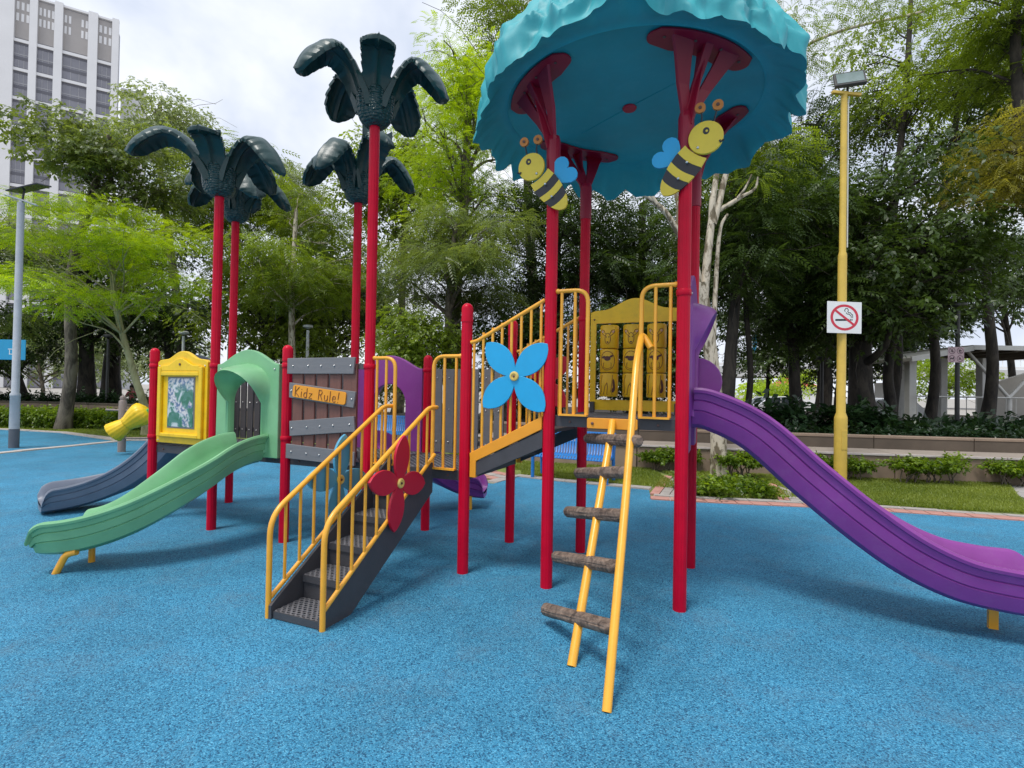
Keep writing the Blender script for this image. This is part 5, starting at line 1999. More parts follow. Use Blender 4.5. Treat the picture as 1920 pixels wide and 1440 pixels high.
px_tree('tree', 'dark tree far behind the thin trunks right of the tower', 1440, 23, 0.62, 0.0, 0.12, (1330, 1560, 470, 745), 22, 1.15, L_DARK, T_BRO, 2200, B_DARK, 55, sc=1.1, zf=0.6)
px_tree('tree', 'dark tree far behind the no-smoking sign', 1570, 22, 0.62, 0.0, 0.14, (1490, 1690, 480, 740), 22, 1.1, L_DARK, T_BRO, 2300, B_DARK, 56, sc=1.05, zf=0.6)
px_tree('tree', 'dark tree far behind the left end of the shelter', 1690, 24, 0.62, 0.0, 0.14, (1610, 1790, 480, 690), 18, 1.1, L_DARK, T_BRO, 1700, B_DARK, 57, sc=1.1, zf=0.6)
px_tree('tree', 'tall leafy tree closing the gap above the yellow tree', 1850, 18, 0.62, 0.0, 0.2, (1760, 2010, 60, 420), 30, 1.2, L_MID, T_BRO, 3000, B_DARK, 58, sc=0.9, zf=0.55)
# pale-barked foreground tree right of the tower
rngp = np.random.default_rng(77)
px0, py0 = 3.80, 9.53
PT = thing('tree', 'pale peeling-bark tree with bare forking limbs beside the long purple slide', 'tree', (px0, py0, 0))


def pp_(px, py, dy=0.0):
    d = py0 + dy
    return Vector((wx(px, d) - px0 - 0.018 * (wz(px, py, d) - EYE), dy, wz(px, py, d)))


tb = MB()


def limbp(pts, r0, r1, n=14):
    P = catmull(pts, 5)
    m = len(P)
    tb.tube(P, [r0 + (r1 - r0) * (i / (m - 1)) ** 0.9 for i in range(m)], n, caps=True)


limbp([Vector((0.02, 0, -0.1)), Vector((0.0, 0, 0.12)), pp_(1346, 800), pp_(1335, 680), pp_(1322, 580), pp_(1314, 530)], 0.165, 0.10)
limbp([pp_(1316, 560), pp_(1300, 480), pp_(1276, 440, -0.05), pp_(1250, 398, -0.1), pp_(1228, 378, -0.1), pp_(1205, 362, -0.15), pp_(1168, 352, -0.2)], 0.08, 0.025, 10)
limbp([pp_(1232, 382, -0.1), pp_(1212, 352, -0.15), pp_(1178, 335, -0.2)], 0.05, 0.02, 8)
limbp([pp_(1272, 435, -0.05), pp_(1274, 385, 0.05), pp_(1262, 345, 0.1), pp_(1248, 300, 0.1)], 0.055, 0.025, 8)
limbp([pp_(1320, 570), pp_(1328, 480, 0.05), pp_(1336, 410, 0.1), pp_(1338, 375, 0.1), pp_(1345, 330, 0.15), pp_(1352, 240, 0.2), pp_(1372, 120, 0.2), pp_(1400, 20, 0.2)], 0.08, 0.03, 10)
limbp([pp_(1338, 420, 0.1), pp_(1350, 378, 0.15), pp_(1362, 330, 0.2), pp_(1392, 240, 0.25), pp_(1452, 130, 0.3), pp_(1560, 60, 0.3), pp_(1740, 15, 0.3)], 0.075, 0.02, 10)
limbp([pp_(1346, 395, 0.15), pp_(1372, 380, 0.15), pp_(1395, 366, 0.2), pp_(1418, 352, 0.2), pp_(1424, 330, 0.2)], 0.05, 0.018, 8)
limbp([pp_(1385, 370, 0.15), pp_(1400, 350, 0.1), pp_(1412, 325, 0.1)], 0.028, 0.012, 7)
limbp([pp_(1338, 640), pp_(1344, 520, 0.12), pp_(1352, 430, 0.15), pp_(1366, 400, 0.15)], 0.05, 0.025, 8)
tb.build('trunk', B_PALE, PT, smooth=60)
cl = []
for (a, b, r) in ((1400, -40, 0.7), (1470, 60, 0.65), (1530, 20, 0.7), (1610, 40, 0.65), (1700, 0, 0.7), (1560, 95, 0.5), (1460, -60, 0.8), (1340, -60, 0.7), (1640, -50, 0.8), (1780, -20, 0.7), (1500, 120, 0.5), (1185, 330, 0.30), (1235, 320, 0.32), (1425, 330, 0.32), (1372, 300, 0.40), (1345, 215, 0.45), (1400, 230, 0.45), (1300, 350, 0.3)):
    v = pp_(a, b, rngp.uniform(-0.8, 0.8))
    cl.append((v.x, v.y, v.z, r))
cs = np.array([c[:3] for c in cl])
rd = np.array([c[3] for c in cl])
pos, az, pi_, ro_, ti = crown_arrays(rngp, cs, rd, 1150, 0.45, droop=0.3)
me = spray_mesh('crown', T_FIN, pos, az, pi_, ro_, 0.45 * rngp.uniform(0.7, 1.2, 1150), ti, L_MID)
o = bpy.data.objects.new('crown', me)
COL.objects.link(o)
o.parent = PT


# ---- shrubs, hedges, grass -------------------------------------------------------------
def bush(name, label, cat, x, y, z0, size, n, leaf, tmpl, sc, seed, stems=0, group=None, stem_h=0.3, rz=0.0, zmin=0.0, boxy=False):
    rng = np.random.default_rng(seed)
    root = thing(name, label, cat, (x, y, z0), rz, group)
    sx, sy, sz = size
    if stems:
        mb = MB()
        for k in range(stems):
            bx_ = (k + 0.5) / stems * sx * 0.85 - sx * 0.425 + rng.normal() * 0.03
            for q in range(3):
                limb(mb, (bx_, rng.normal() * 0.03, -0.02), (bx_ + rng.normal() * 0.14, rng.normal() * 0.1, stem_h + 0.12 + rng.random() * 0.1), 0.013, 0.006, rng, n=4, sides=5, wob=0.1)
        mb.build('stems', B_GREY, root, smooth=60)
    if boxy:
        pos = rng.uniform(-0.5, 0.5, (n, 3))
        face = rng.integers(0, 3, n)
        pos[face == 0, 2] = 0.5 - rng.random((face == 0).sum()) * 0.10
        pos[face == 1, 1] = -0.5 + rng.random((face == 1).sum()) * 0.12
        pos[:, 2] += 0.5
    else:
        nc = max(4, int(sx / 0.16))
        cc_ = np.stack([np.linspace(-0.46, 0.46, nc) + rng.normal(size=nc) * 0.04, rng.normal(size=nc) * 0.12, 0.5 + rng.normal(size=nc) * 0.16], 1)
        idx = rng.integers(0, nc, n)
        g = rng.normal(size=(n, 3))
        g /= np.linalg.norm(g, axis=1)[:, None]
        pos = cc_[idx] + g * (rng.random(n) ** 0.5)[:, None] * np.array([0.5 / nc * 2.2, 0.45, 0.42])
    pos = pos * np.array([sx, sy, sz - zmin]) + np.array([0, 0, zmin])
    az = rng.random(n) * 2 * PI
    pitch = 0.35 + rng.normal(size=n) * 0.5
    roll = rng.normal(size=n) * 0.6
    hz_ = np.clip((pos[:, 2] - zmin) / max(0.05, sz - zmin), 0, 1)
    tint = np.clip(rng.random(n) * 0.55 + 0.45 * rng.random(n) * (hz_ > 0.72), 0, 1)      # leaves in the topmost part are lighter
    me = spray_mesh('foliage', tmpl, pos, az, pitch, roll, sc * rng.uniform(0.7, 1.25, n), tint, leaf)
    c = bpy.data.objects.new('foliage', me)
    COL.objects.link(c)
    c.parent = root
    return root


bush('hedge', 'clipped lime-topped hedge left of the grey-trunked tree', 'hedge', wx(70, 17.0), 17.2, 0, (2.6, 0.9, 0.50), 2600, L_HEDGE, T_SML, 1.0, 61, boxy=True, rz=-0.10)
bush('hedge', 'clipped lime-topped hedge right of the grey-trunked tree', 'hedge', wx(232, 17.2), 17.2, 0, (3.1, 0.9, 0.47), 2900, L_HEDGE, T_SML, 1.0, 62, boxy=True, rz=-0.12)
bush('hedge', 'clipped hedge running out at the left edge', 'hedge', wx(-90, 17.5), 17.7, 0, (2.4, 0.9, 0.47), 1500, L_HEDGE, T_SML, 1.0, 63, boxy=True)
# lawn bushes in front of the planter wall
for i, (px, py_, w, h, lab) in enumerate((
        (1262, 10.05, 1.15, 0.37, 'leggy lime-topped bush between the ladder and the right tower post'),
        (1385, 9.45, 0.7, 0.36, 'small leggy bush directly behind the pale-barked tree'),
        (1575, 9.35, 1.15, 0.40, 'leggy lime-topped bush behind the foot of the yellow lamp post'),
        (1740, 9.05, 1.36, 0.42, 'widest leggy lime-topped bush right of the yellow lamp post'),
        (1905, 8.95, 0.9, 0.38, 'leggy lime-topped bush at the right edge beside the footpath'))):
    bush('bush', lab, 'bush', wx(px, py_), py_, 0, (w * 0.80, 0.5, h), 560, L_HEDGE, T_SML, 0.62, 70 + i, stems=5, group='leggy bushes on the lawn', stem_h=0.14, zmin=0.20)
# dark understorey on the raised bed
labs = ['dark big-leaved shrub under the thin trunks', 'dark big-leaved shrub left of the lamp post', 'dark big-leaved shrub behind the lamp post', 'dark big-leaved shrub before the white car', 'dark big-leaved shrub left of the shelter', 'dark big-leaved shrub below the shelter rail', 'dark big-leaved shrub under the prohibition sign', 'dark big-leaved shrub before the shelter braces', 'dark big-leaved shrub at the right edge of the bed']
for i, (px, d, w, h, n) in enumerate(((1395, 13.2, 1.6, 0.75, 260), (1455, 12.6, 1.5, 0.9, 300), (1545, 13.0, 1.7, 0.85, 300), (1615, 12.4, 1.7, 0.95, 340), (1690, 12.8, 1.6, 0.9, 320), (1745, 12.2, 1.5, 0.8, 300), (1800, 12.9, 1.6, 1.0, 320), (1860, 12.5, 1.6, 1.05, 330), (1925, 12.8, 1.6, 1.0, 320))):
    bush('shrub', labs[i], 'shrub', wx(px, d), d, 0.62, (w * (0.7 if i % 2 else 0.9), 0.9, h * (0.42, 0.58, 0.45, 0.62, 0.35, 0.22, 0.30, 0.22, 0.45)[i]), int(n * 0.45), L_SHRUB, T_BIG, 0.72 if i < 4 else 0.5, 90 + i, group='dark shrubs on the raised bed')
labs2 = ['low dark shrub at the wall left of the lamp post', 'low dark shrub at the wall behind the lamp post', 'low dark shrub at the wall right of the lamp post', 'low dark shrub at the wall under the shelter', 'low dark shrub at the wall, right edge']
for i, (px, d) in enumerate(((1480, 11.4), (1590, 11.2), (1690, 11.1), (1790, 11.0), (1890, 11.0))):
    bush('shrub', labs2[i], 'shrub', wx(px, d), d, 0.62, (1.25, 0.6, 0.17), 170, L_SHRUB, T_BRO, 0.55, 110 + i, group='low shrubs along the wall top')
# dark low hedge beyond the left garden wall
labs3 = ['dark low shrub beyond the garden wall behind the grey lamp pole', 'dark low shrub beyond the garden wall under the dark trunks', 'dark low shrub beyond the garden wall by the black lamp', 'dark low shrub beyond the garden wall near the person']
for i, (px, d, w) in enumerate(((60, 21.8, 3.0), (150, 21.5, 2.6), (205, 21.2, 2.2), (318, 20.0, 1.8))):
    bush('shrub', labs3[i], 'shrub', wx(px, d), d, 0.42, (w, 0.9, 0.5), 420, L_SHRUB, T_BRO, 0.8, 120 + i, group='dark shrubs beyond the garden wall')
for i, (px, d, w, lab) in enumerate(((600, 17.5, 2.6, 'pale straggly shrub behind the plank wall'), (690, 18.5, 2.4, 'pale straggly shrub beside the middle red post'))):
    bush('shrub', lab, 'shrub', wx(px, d), d, 0.4, (w, 0.9, 2.1), 620, L_PALE, T_BRO, 0.8, 130 + i)
# ground cover round the pale-barked tree
gc = bush('ground_cover', None, None, 3.3, 7.95, 0, (1.15, 0.95, 0.20), 900, L_HEDGE, T_SML, 0.7, 140, rz=-0.2)
gcf = [c for c in gc.children][0]
bpy.data.objects.remove(gc)
gcf.name = 'ground_cover'
gcf.location = (3.28, 7.98, -0.02)
gcf['kind'] = 'stuff'
# lawn blades
def grass(name, polys, n, seed):
    rng = np.random.default_rng(seed)
    P = []
    for (x0, x1, f0, f1, m) in polys:
        x = rng.uniform(x0, x1, m)
        k = rng.random(m)
        y = f0(x) * (1 - k) + f1(x) * k
        P.append(np.stack([x, y], 1))
    P = np.concatenate(P)
    m = len(P)
    a = rng.random(m) * 2 * PI
    h = rng.uniform(0.02, 0.055, m)
    w = rng.uniform(0.006, 0.012, m)
    ln = rng.normal(size=(m, 2)) * 0.018
    base = np.stack([P[:, 0], P[:, 1], np.full(m, 0.0)], 1)
    dx = np.stack([np.cos(a) * w, np.sin(a) * w, np.zeros(m)], 1)
    tip = base + np.stack([ln[:, 0], ln[:, 1], h], 1)
    V = np.stack([base - dx, base + dx, tip], 1).reshape(-1, 3)
    F = np.arange(m * 3).reshape(-1, 3)
    patch_ = 0.5 + 0.5 * np.sin(P[:, 0] * 2.1 + 1.3 * np.sin(P[:, 1] * 1.7)) * np.cos(P[:, 1] * 2.6)
    t = np.clip(0.35 * patch_ + 0.65 * rng.random(m), 0, 1)
    me = mesh_from_np(name, V, F, L_GRASS, np.repeat(t, 3))
    o = bpy.data.objects.new(name, me)
    COL.objects.link(o)
    o['kind'] = 'stuff'
    return o


grass('grass', [
    (4.4, 7.4, lambda x: 7.12 - (x - 4.4) * 0.16 + 0.18, lambda x: 9.75 - (x - 5.2) * 0.15 - 0.05, 52000),
    (8.9, 12.0, lambda x: 7.4 + 0 * x, lambda x: 9.1 + 0 * x, 9000),
    (7.0, 8.75, lambda x: 7.0 + (x - 7.0) * 1.25, lambda x: 9.32 + 0 * x, 15000),
    (0.2, 2.75, lambda x: 9.15 - (x - 0.2) * 0.45 + 0.12, lambda x: 10.95 - (x - 0.2) * 0.25, 24000),
    (-1.4, 0.3, lambda x: 10.0 - (x) * 0.9, lambda x: 11.7 - x * 0.4, 8000),
    (2.9, 4.3, lambda x: 7.6 + 0 * x, lambda x: 10.0 + 0 * x, 9000),
    (-18, -8.6, lambda x: 16.3 + (x + 15.7) * -0.33, lambda x: 17.6 + (x + 18) * -0.16, 26000),
], 0, 5)

# fan palm behind the ramp
FP = thing('fan_palm', 'pale grey-green fan palm behind the ramp rail', 'palm', (wx(945, 15.5), 15.5, 0.4))
mb = MB()
mb.tube([(0, 0, 0), (0.05, 0, 1.0), (0.0, 0, 2.0)], [0.14, 0.11, 0.10], 10)
mb.build('trunk', B_GREY, FP, smooth=60)
V, F, T = [], [], []
rg = np.random.default_rng(9)
for k in range(20):
    az = 2 * PI * k / 20 * 2.4 + rg.normal() * 0.2
    el = rg.uniform(-0.3, 1.0)
    d = Vector((math.cos(az) * math.cos(el), math.sin(az) * math.cos(el), math.sin(el)))
    s = d.cross(Z_).normalized()
    hub = Vector((0, 0, 2.0)) + d * 0.45
    tt = rg.random()
    for q in range(17):
        a = (q - 8) / 8 * 1.35
        dd = (d * math.cos(a) + s * math.sin(a))
        L = 0.62 * (1 - 0.25 * abs(q - 8) / 8)
        tip = hub + dd * L + Vector((0, 0, -0.16 * L))
        md = hub + dd * L * 0.55
        sd_ = dd.cross(d.cross(s)).normalized() * 0.022
        o_ = len(V)
        V += [tuple(hub), tuple(md + sd_), tuple(tip), tuple(md - sd_)]
        F.append((o_, o_ + 1, o_ + 2, o_ + 3))
        T += [tt] * 4
me = mesh_from_np('fronds', np.array(V), np.array(F), L_PALE, np.array(T))
o = bpy.data.objects.new('fronds', me)
COL.objects.link(o)
o.parent = FP

# =====================================================================================
# STREET FURNITURE
# =====================================================================================
# yellow lamp post with floodlight and no-smoking sign
YX, YY = 5.73, 9.07
YL = thing('lamp_post', 'yellow stepped lamp post with a square floodlight beside the lawn', 'lamp post', (YX, YY, 0))
mb = MB()
mb.lathe([(0.102, -0.05), (0.102, 1.10), (0.099, 1.14), (0.072, 1.22), (0.070, 3.94), (0.067, 3.97), (0.054, 4.02), (0.050, 6.78), (0.001, 6.79)], (0, 0, 0), 28)
mb.build('pole', POLEY, YL, smooth=35)
mb = MB()
mb.box((0, 0, 0.9), (0.12, 0.01, 0.28))
mb2 = MB()
mb2.box((0.0, -0.100, 0.75), (0.09, 0.012, 0.34))
mb2.build('access_door', POLEY, YL, bevel=0.004)
mb = MB()
mb.bar((-0.24, -0.05, 6.80), (0.30, 0.02, 6.80), 0.06, 0.05)
mb.build('cross_arm', POLEY, YL, bevel=0.006)
mb = MB()
Mx = Matrix.Rotation(rad(-18), 3, 'Z') @ Matrix.Rotation(rad(-28), 3, 'X')
mb.box((0.06, -0.05, 7.03), (0.48, 0.07, 0.34), Mx)
FL = mb.build('floodlight', DKMET, YL, bevel=0.012)
mb = MB()
mb.box(Vector((0.06, -0.05, 7.03)) + Mx @ Vector((0, -0.038, 0.0)), (0.41, 0.006, 0.26), Mx)
mb.build('lens', GLASS, FL)
mb = MB()
mb.tube([(0.06, 0, 6.82), (0.06, 0.0, 6.93)], 0.02, 8)
mb.build('stem', DKMET, YL)
mb = MB()
mb.tube([(0.075, -0.01, 4.1), (0.068, -0.01, 6.7)], 0.012, 6)
mb.build('cable_pipe', LAMPW, YL, smooth=40)

NS = thing('no_smoking_sign', 'white no-smoking sign strapped to the yellow lamp post', 'sign', (YX - 0.02, YY - 0.10, 2.86), rad(6))
mb = MB()
mb.box((0, 0, 0), (0.64, 0.008, 0.545))
mb.build('plate', WHITE, NS, bevel=0.003)
mb = MB()
for k in range(48):
    a0, a1 = 2 * PI * k / 48, 2 * PI * (k + 1) / 48
    q = []
    for (r, a) in ((0.262, a0), (0.262, a1), (0.214, a1), (0.214, a0)):
        q.append((r * math.cos(a), -0.0055, r * math.sin(a) * 0.86))
    mb.add(q, [(0, 1, 2, 3)])
c45, s45 = math.cos(rad(-38)), math.sin(rad(-38))
mb.add([(x * c45 - y * s45, -0.0065, (x * s45 + y * c45) * 0.90) for x, y in ((-0.235, -0.021), (0.235, -0.021), (0.235, 0.021), (-0.235, 0.021))], [(0, 1, 2, 3)])
mb.build('prohibition_ring', SIGNR, NS)
mb = MB()
mb.add([(x, -0.0050, z) for x, z in ((-0.17, -0.065), (0.085, -0.055), (0.085, -0.022), (-0.17, -0.032))], [(0, 1, 2, 3)])
mb.add([(x, -0.0050, z) for x, z in ((0.10, -0.054), (0.118, -0.053), (0.118, -0.021), (0.10, -0.022))], [(0, 1, 2, 3)])
mb.add([(x, -0.0050, z) for x, z in ((0.130, -0.053), (0.148, -0.052), (0.148, -0.020), (0.130, -0.021))], [(0, 1, 2, 3)])


def ribbon(mb, pts, w, y):
    for i in range(len(pts) - 1):
        a, b = Vector((pts[i][0], pts[i][1])), Vector((pts[i + 1][0], pts[i + 1][1]))
        d = (b - a).normalized()
        n = Vector((-d.y, d.x)) * w / 2
        a2, b2 = a - d * w * 0.2, b + d * w * 0.2
        mb.add([(p.x, y, p.y) for p in (a2 - n, b2 - n, b2 + n, a2 + n)], [(0, 1, 2, 3)])


ribbon(mb, [(0.010, 0.10), (0.0, 0.125), (0.02, 0.155), (0.055, 0.155), (0.072, 0.128), (0.058, 0.105), (0.075, 0.085), (0.11, 0.085), (0.13, 0.06), (0.15, 0.05), (0.152, 0.0)], 0.013, -0.0048)
ribbon(mb, [(0.03, 0.085), (0.045, 0.062), (0.085, 0.060), (0.105, 0.04), (0.123, 0.03), (0.125, 0.0)], 0.013, -0.0046)
mb.build('cigarette_pictogram', SIGNB, NS)
mb = MB()
for dz in (0.14, -0.14):
    mb.lathe([(0.083, -0.012), (0.086, -0.012), (0.086, 0.012), (0.083, 0.012)], (0.02, 0.10, dz), 20)
mb.build('strap', BOLT, NS)

# grey pole with flat solar lamp
GX, GY = -11.2, 11.76
GP = thing('lamp_post', 'grey stepped lamp post with a flat solar lamp at the left edge', 'lamp post', (GX, GY, 0))
mb = MB()
mb.lathe([(0.092, 0.43), (0.089, 1.16), (0.096, 1.17), (0.096, 1.21), (0.072, 1.25), (0.066, 5.55), (0.001, 5.56)], (0, 0, 0), 24)
mb.build('pole', POLEG, GP, smooth=35)
mb = MB()
mb.lathe([(0.094, -0.05), (0.094, 0.43), (0.10, 0.431)], (0, 0, 0), 24)
mb.build('base_sleeve', POLED, GP, smooth=35)
mb = MB()
mb.bar((-0.28, -0.1, 5.70), (0.28, 0.1, 5.53), 0.10, 0.035)
mb.tube([(0, 0, 5.5), (0, 0, 5.62)], 0.04, 10)
mb.build('lamp_arm', LAMPW, GP, bevel=0.008)
mb = MB()
mb.box((0.12, 0.05, 5.90), (0.72, 0.42, 0.03), Matrix.Rotation(rad(-14), 3, 'Y') @ Matrix.Rotation(rad(12), 3, 'X'))
mb.build('solar_panel', SOLAR, GP, bevel=0.006)
mb = MB()
mb.tube([(0.02, 0, 5.55), (0.05, 0.03, 5.90)], 0.02, 8)
mb.build('panel_bracket', DKMET, GP)

# cyan sign behind it
BS = thing('direction_sign', 'cyan blue sign board on a post behind the grey lamp post', 'sign', (wx(24, 15.5), 15.5, 0))
mb = MB()
mb.tube([(0.02, 0.03, 0), (0.02, 0.03, 3.0)], 0.04, 10)
mb.build('post', POLEG, BS, smooth=40)
mb = MB()
zc = wz(24, 656, 15.5)
mb.box((0, -0.03, zc), (0.78, 0.02, 0.60))
mb.build('board', SIGNBL, BS, bevel=0.01)
mb = MB()
for (x, z, w, h) in ((0, 0.02, 0.26, 0.02), (-0.08, -0.06, 0.02, 0.12), (0.08, -0.06, 0.02, 0.12), (0.0, -0.13, 0.20, 0.02)):
    mb.box((x, -0.042, zc + z), (w, 0.004, h))
mb.build('symbol', WHITE, BS)

# mushroom lamps
def mushroom(x, y, z0, h, r, mat, headmat, label):
    t = thing('path_lamp', label, 'lamp', (x, y, z0), 0, 'round-headed path lamps')
    mb = MB()
    mb.lathe([(0.055, 0), (0.05, h * 0.96), (0.001, h * 0.96)], (0, 0, 0), 14)
    mb.build('pole', mat, t, smooth=40)
    mb = MB()
    mb.lathe([(0.05, h - 0.08), (0.09, h - 0.06), (r, h - 0.03), (r * 1.02, h + 0.03), (r * 0.8, h + 0.06), (0.001, h + 0.07)], (0, 0, 0), 20)
    mb.build('lamp_head', headmat, t, smooth=40)
    return t


mushroom(wx(575, 19), 19, 0.4, wz(575, 612, 19) - 0.4, 0.17, LAMPW, LAMPW, 'pale round-headed path lamp above the plank wall')
mushroom(wx(342, 20), 20, 0.4, wz(342, 624, 20) - 0.4, 0.18, LAMPW, LAMPW, 'pale round-headed path lamp above the yellow panel')
mushroom(wx(201, 21), 21, 0.4, wz(201, 630, 21) - 0.4, 0.18, DKMET, DKMET, 'dark round-headed path lamp among the left trunks')
mushroom(wx(1541, 17), 17, 0.62, wz(1541, 672, 17) - 0.62, 0.20, DKMET, DKMET, 'dark round-headed path lamp left of the yellow lamp post')
mushroom(wx(1795, 13.6), 13.6, 0.62, wz(1795, 572, 13.6) - 0.62, 0.20, DKMET, DKMET, 'dark round-headed path lamp carrying the pink sign')
# faded prohibition sign on the last lamp
d = 13.45
FS = thing('prohibition_sign', 'faded pink sign with four prohibition circles on a path lamp', 'sign', (wx(1792, d), d, wz(1792, 665, d)))
mb = MB()
mb.box((0, 0, 0), (0.42, 0.008, 0.40))
mb.build('plate', SIGNP, FS, bevel=0.003)
mb = MB()
for ix in (-1, 1):
    for iz in (-1, 1):
        cx, cz = ix * 0.105, iz * 0.10
        for k in range(24):
            a0, a1 = 2 * PI * k / 24, 2 * PI * (k + 1) / 24
            mb.add([(cx + r * math.cos(a), -0.0055, cz + r * math.sin(a)) for r, a in ((0.086, a0), (0.086, a1), (0.070, a1), (0.070, a0))], [(0, 1, 2, 3)])
        ribbon(mb, [(cx - 0.055, cz + 0.055), (cx + 0.055, cz - 0.055)], 0.013, -0.0062)
mb.build('prohibition_ring', SIGNPD, FS)
mb = MB()
ribbon(mb, [(-0.135, 0.08), (-0.10, 0.11), (-0.07, 0.08)], 0.018, -0.0050)
ribbon(mb, [(-0.10, 0.14), (-0.10, 0.06)], 0.02, -0.0048)
ribbon(mb, [(0.07, 0.09), (0.10, 0.13), (0.14, 0.10)], 0.02, -0.0050)
ribbon(mb, [(0.10, 0.13), (0.09, 0.06), (0.13, 0.05)], 0.018, -0.0048)
ribbon(mb, [(-0.15, -0.10), (-0.06, -0.10)], 0.03, -0.0050)
ribbon(mb, [(-0.075, -0.10), (-0.06, -0.06)], 0.022, -0.0048)
ribbon(mb, [(-0.14, -0.10), (-0.14, -0.14)], 0.014, -0.0046)
ribbon(mb, [(0.07, -0.12), (0.10, -0.07), (0.13, -0.12), (0.07, -0.12)], 0.016, -0.0050)
mb.build('pictograms', SIGNB, FS)


# blue slatted benches
def bench(x, y, rz, label, L=1.30):
    t = thing('park_bench', label, 'bench', (x, y, 0), rz, 'blue slatted benches')
    for sx in (-1, 1):
        mb = MB()
        X = sx * (L / 2 - 0.03)
        mb.tube(roundpath([(X, -0.22, 0), (X, -0.22, 0.62), (X, 0.16, 0.64)], 0.08, 5), 0.03, 10)
        mb.tube([(X, 0.20, 0), (X, 0.16, 0.42), (X, 0.24, 0.80)], 0.03, 10)
        mb.tube([(X, -0.22, 0.40), (X, 0.16, 0.40)], 0.022, 8)
        mb.build('leg_frame', BENCHB, t, smooth=40)
    n = int(L / 0.052)
    for k in range(n):
        X = -L / 2 + 0.06 + (L - 0.12) * k / (n - 1)
        mb = MB()
        mb.tube([(X, -0.25, 0.38), (X, -0.20, 0.425), (X, 0.12, 0.415), (X, 0.16, 0.44), (X, 0.245, 0.80)], 0.019, 6, flat=0.45)
        mb.build('slat', BENCHB, t, smooth=40)
    mb = MB()
    for (yy, zz) in ((-0.24, 0.385), (0.14, 0.40), (0.245, 0.80), (0.205, 0.62)):
        mb.tube([(-L / 2 + 0.03, yy + 0.02, zz), (L / 2 - 0.03, yy + 0.02, zz)], 0.014, 8)
    mb.build('rail', BENCHB, t, smooth=40)
    return t


bench(1.06, 8.86, -0.46, 'blue slatted bench on the lawn edge behind the log ladder', 1.36)
bench(wx(722, 12.8), 12.9, -0.1, 'blue slatted bench seen through the purple hood', 1.3)

# grey bollard with yellow horn toy behind the left end
DX, DY = -8.5, 11.4
BO = thing('bollard', 'weathered grey bollard with a pale ball top beside the yellow horn toy', 'bollard', (DX, DY, 0))
mb = MB()
mb.lathe([(0.075, -0.05), (0.075, 1.10), (0.07, 1.12), (0.05, 1.13), (0.05, 1.15), (0.06, 1.18), (0.045, 1.22), (0.001, 1.235)], (0, 0, 0), 18)
mb.build('post', WOODP, BO, smooth=40)
mb = MB()
mb.tube([(-0.35, -0.02, 0.92), (1.2, 0.05, 0.88)], 0.022, 8)
mb.tube([(0.0, 0.0, 0.30), (1.2, 0.05, 0.33)], 0.022, 8)
mb.tube([(1.2, 0.05, 0), (1.2, 0.05, 0.95)], 0.05, 10)
mb.build('rail', WOODP, BO, smooth=40)
HT = thing('horn_toy', 'yellow ribbed horn-shaped play toy with green leaf beside the bollard', 'play toy', (wx(245, 10.9), 10.9, 0))
mb = MB()
d = 10.9
A_ = Vector((wx(214, d) - wx(245, d), 0, wz(214, 812, d)))
B_ = Vector((wx(258, d) - wx(245, d), 0.12, wz(258, 778, d)))
ax_ = (B_ - A_).normalized()
L_ = (B_ - A_).length
q = Z_.rotation_difference(ax_).to_matrix()
prof = [(0.02, 0.03), (0.205, 0.0), (0.215, 0.01), (0.17, L_ * 0.30), (0.135, L_ * 0.48), (0.15, L_ * 0.50), (0.15, L_ * 0.56), (0.20, L_ * 0.75), (0.245, L_ * 1.0), (0.235, L_ * 1.15), (0.12, L_ * 1.25), (0.001, L_ * 1.26)]
mb.lathe(prof, A_, 48, q, lambda a: 0.035 * math.cos(16 * a))
mb.build('horn', YPAN, HT, smooth=60)
mb = MB()
mb.prism([(0, 0), (0.10, 0.12), (0.34, 0.14), (0.40, 0.02), (0.26, -0.10), (0.08, -0.08)], B_ + Vector((0.05, 0.02, -0.02)), (1, 0, 0.25), (-0.25, 0, 1), 0.12)
mb.build('leaf', PLASTG, HT, bevel=0.03)
mb = MB()
mb.tube(roundpath([B_ + Vector((0.25, 0.06, 0)), (0.40, 0.15, 0.5), (0.40, 0.15, -0.02)], 0.1, 4), 0.04, 10)
mb.build('stalk', YEL, HT, smooth=40)


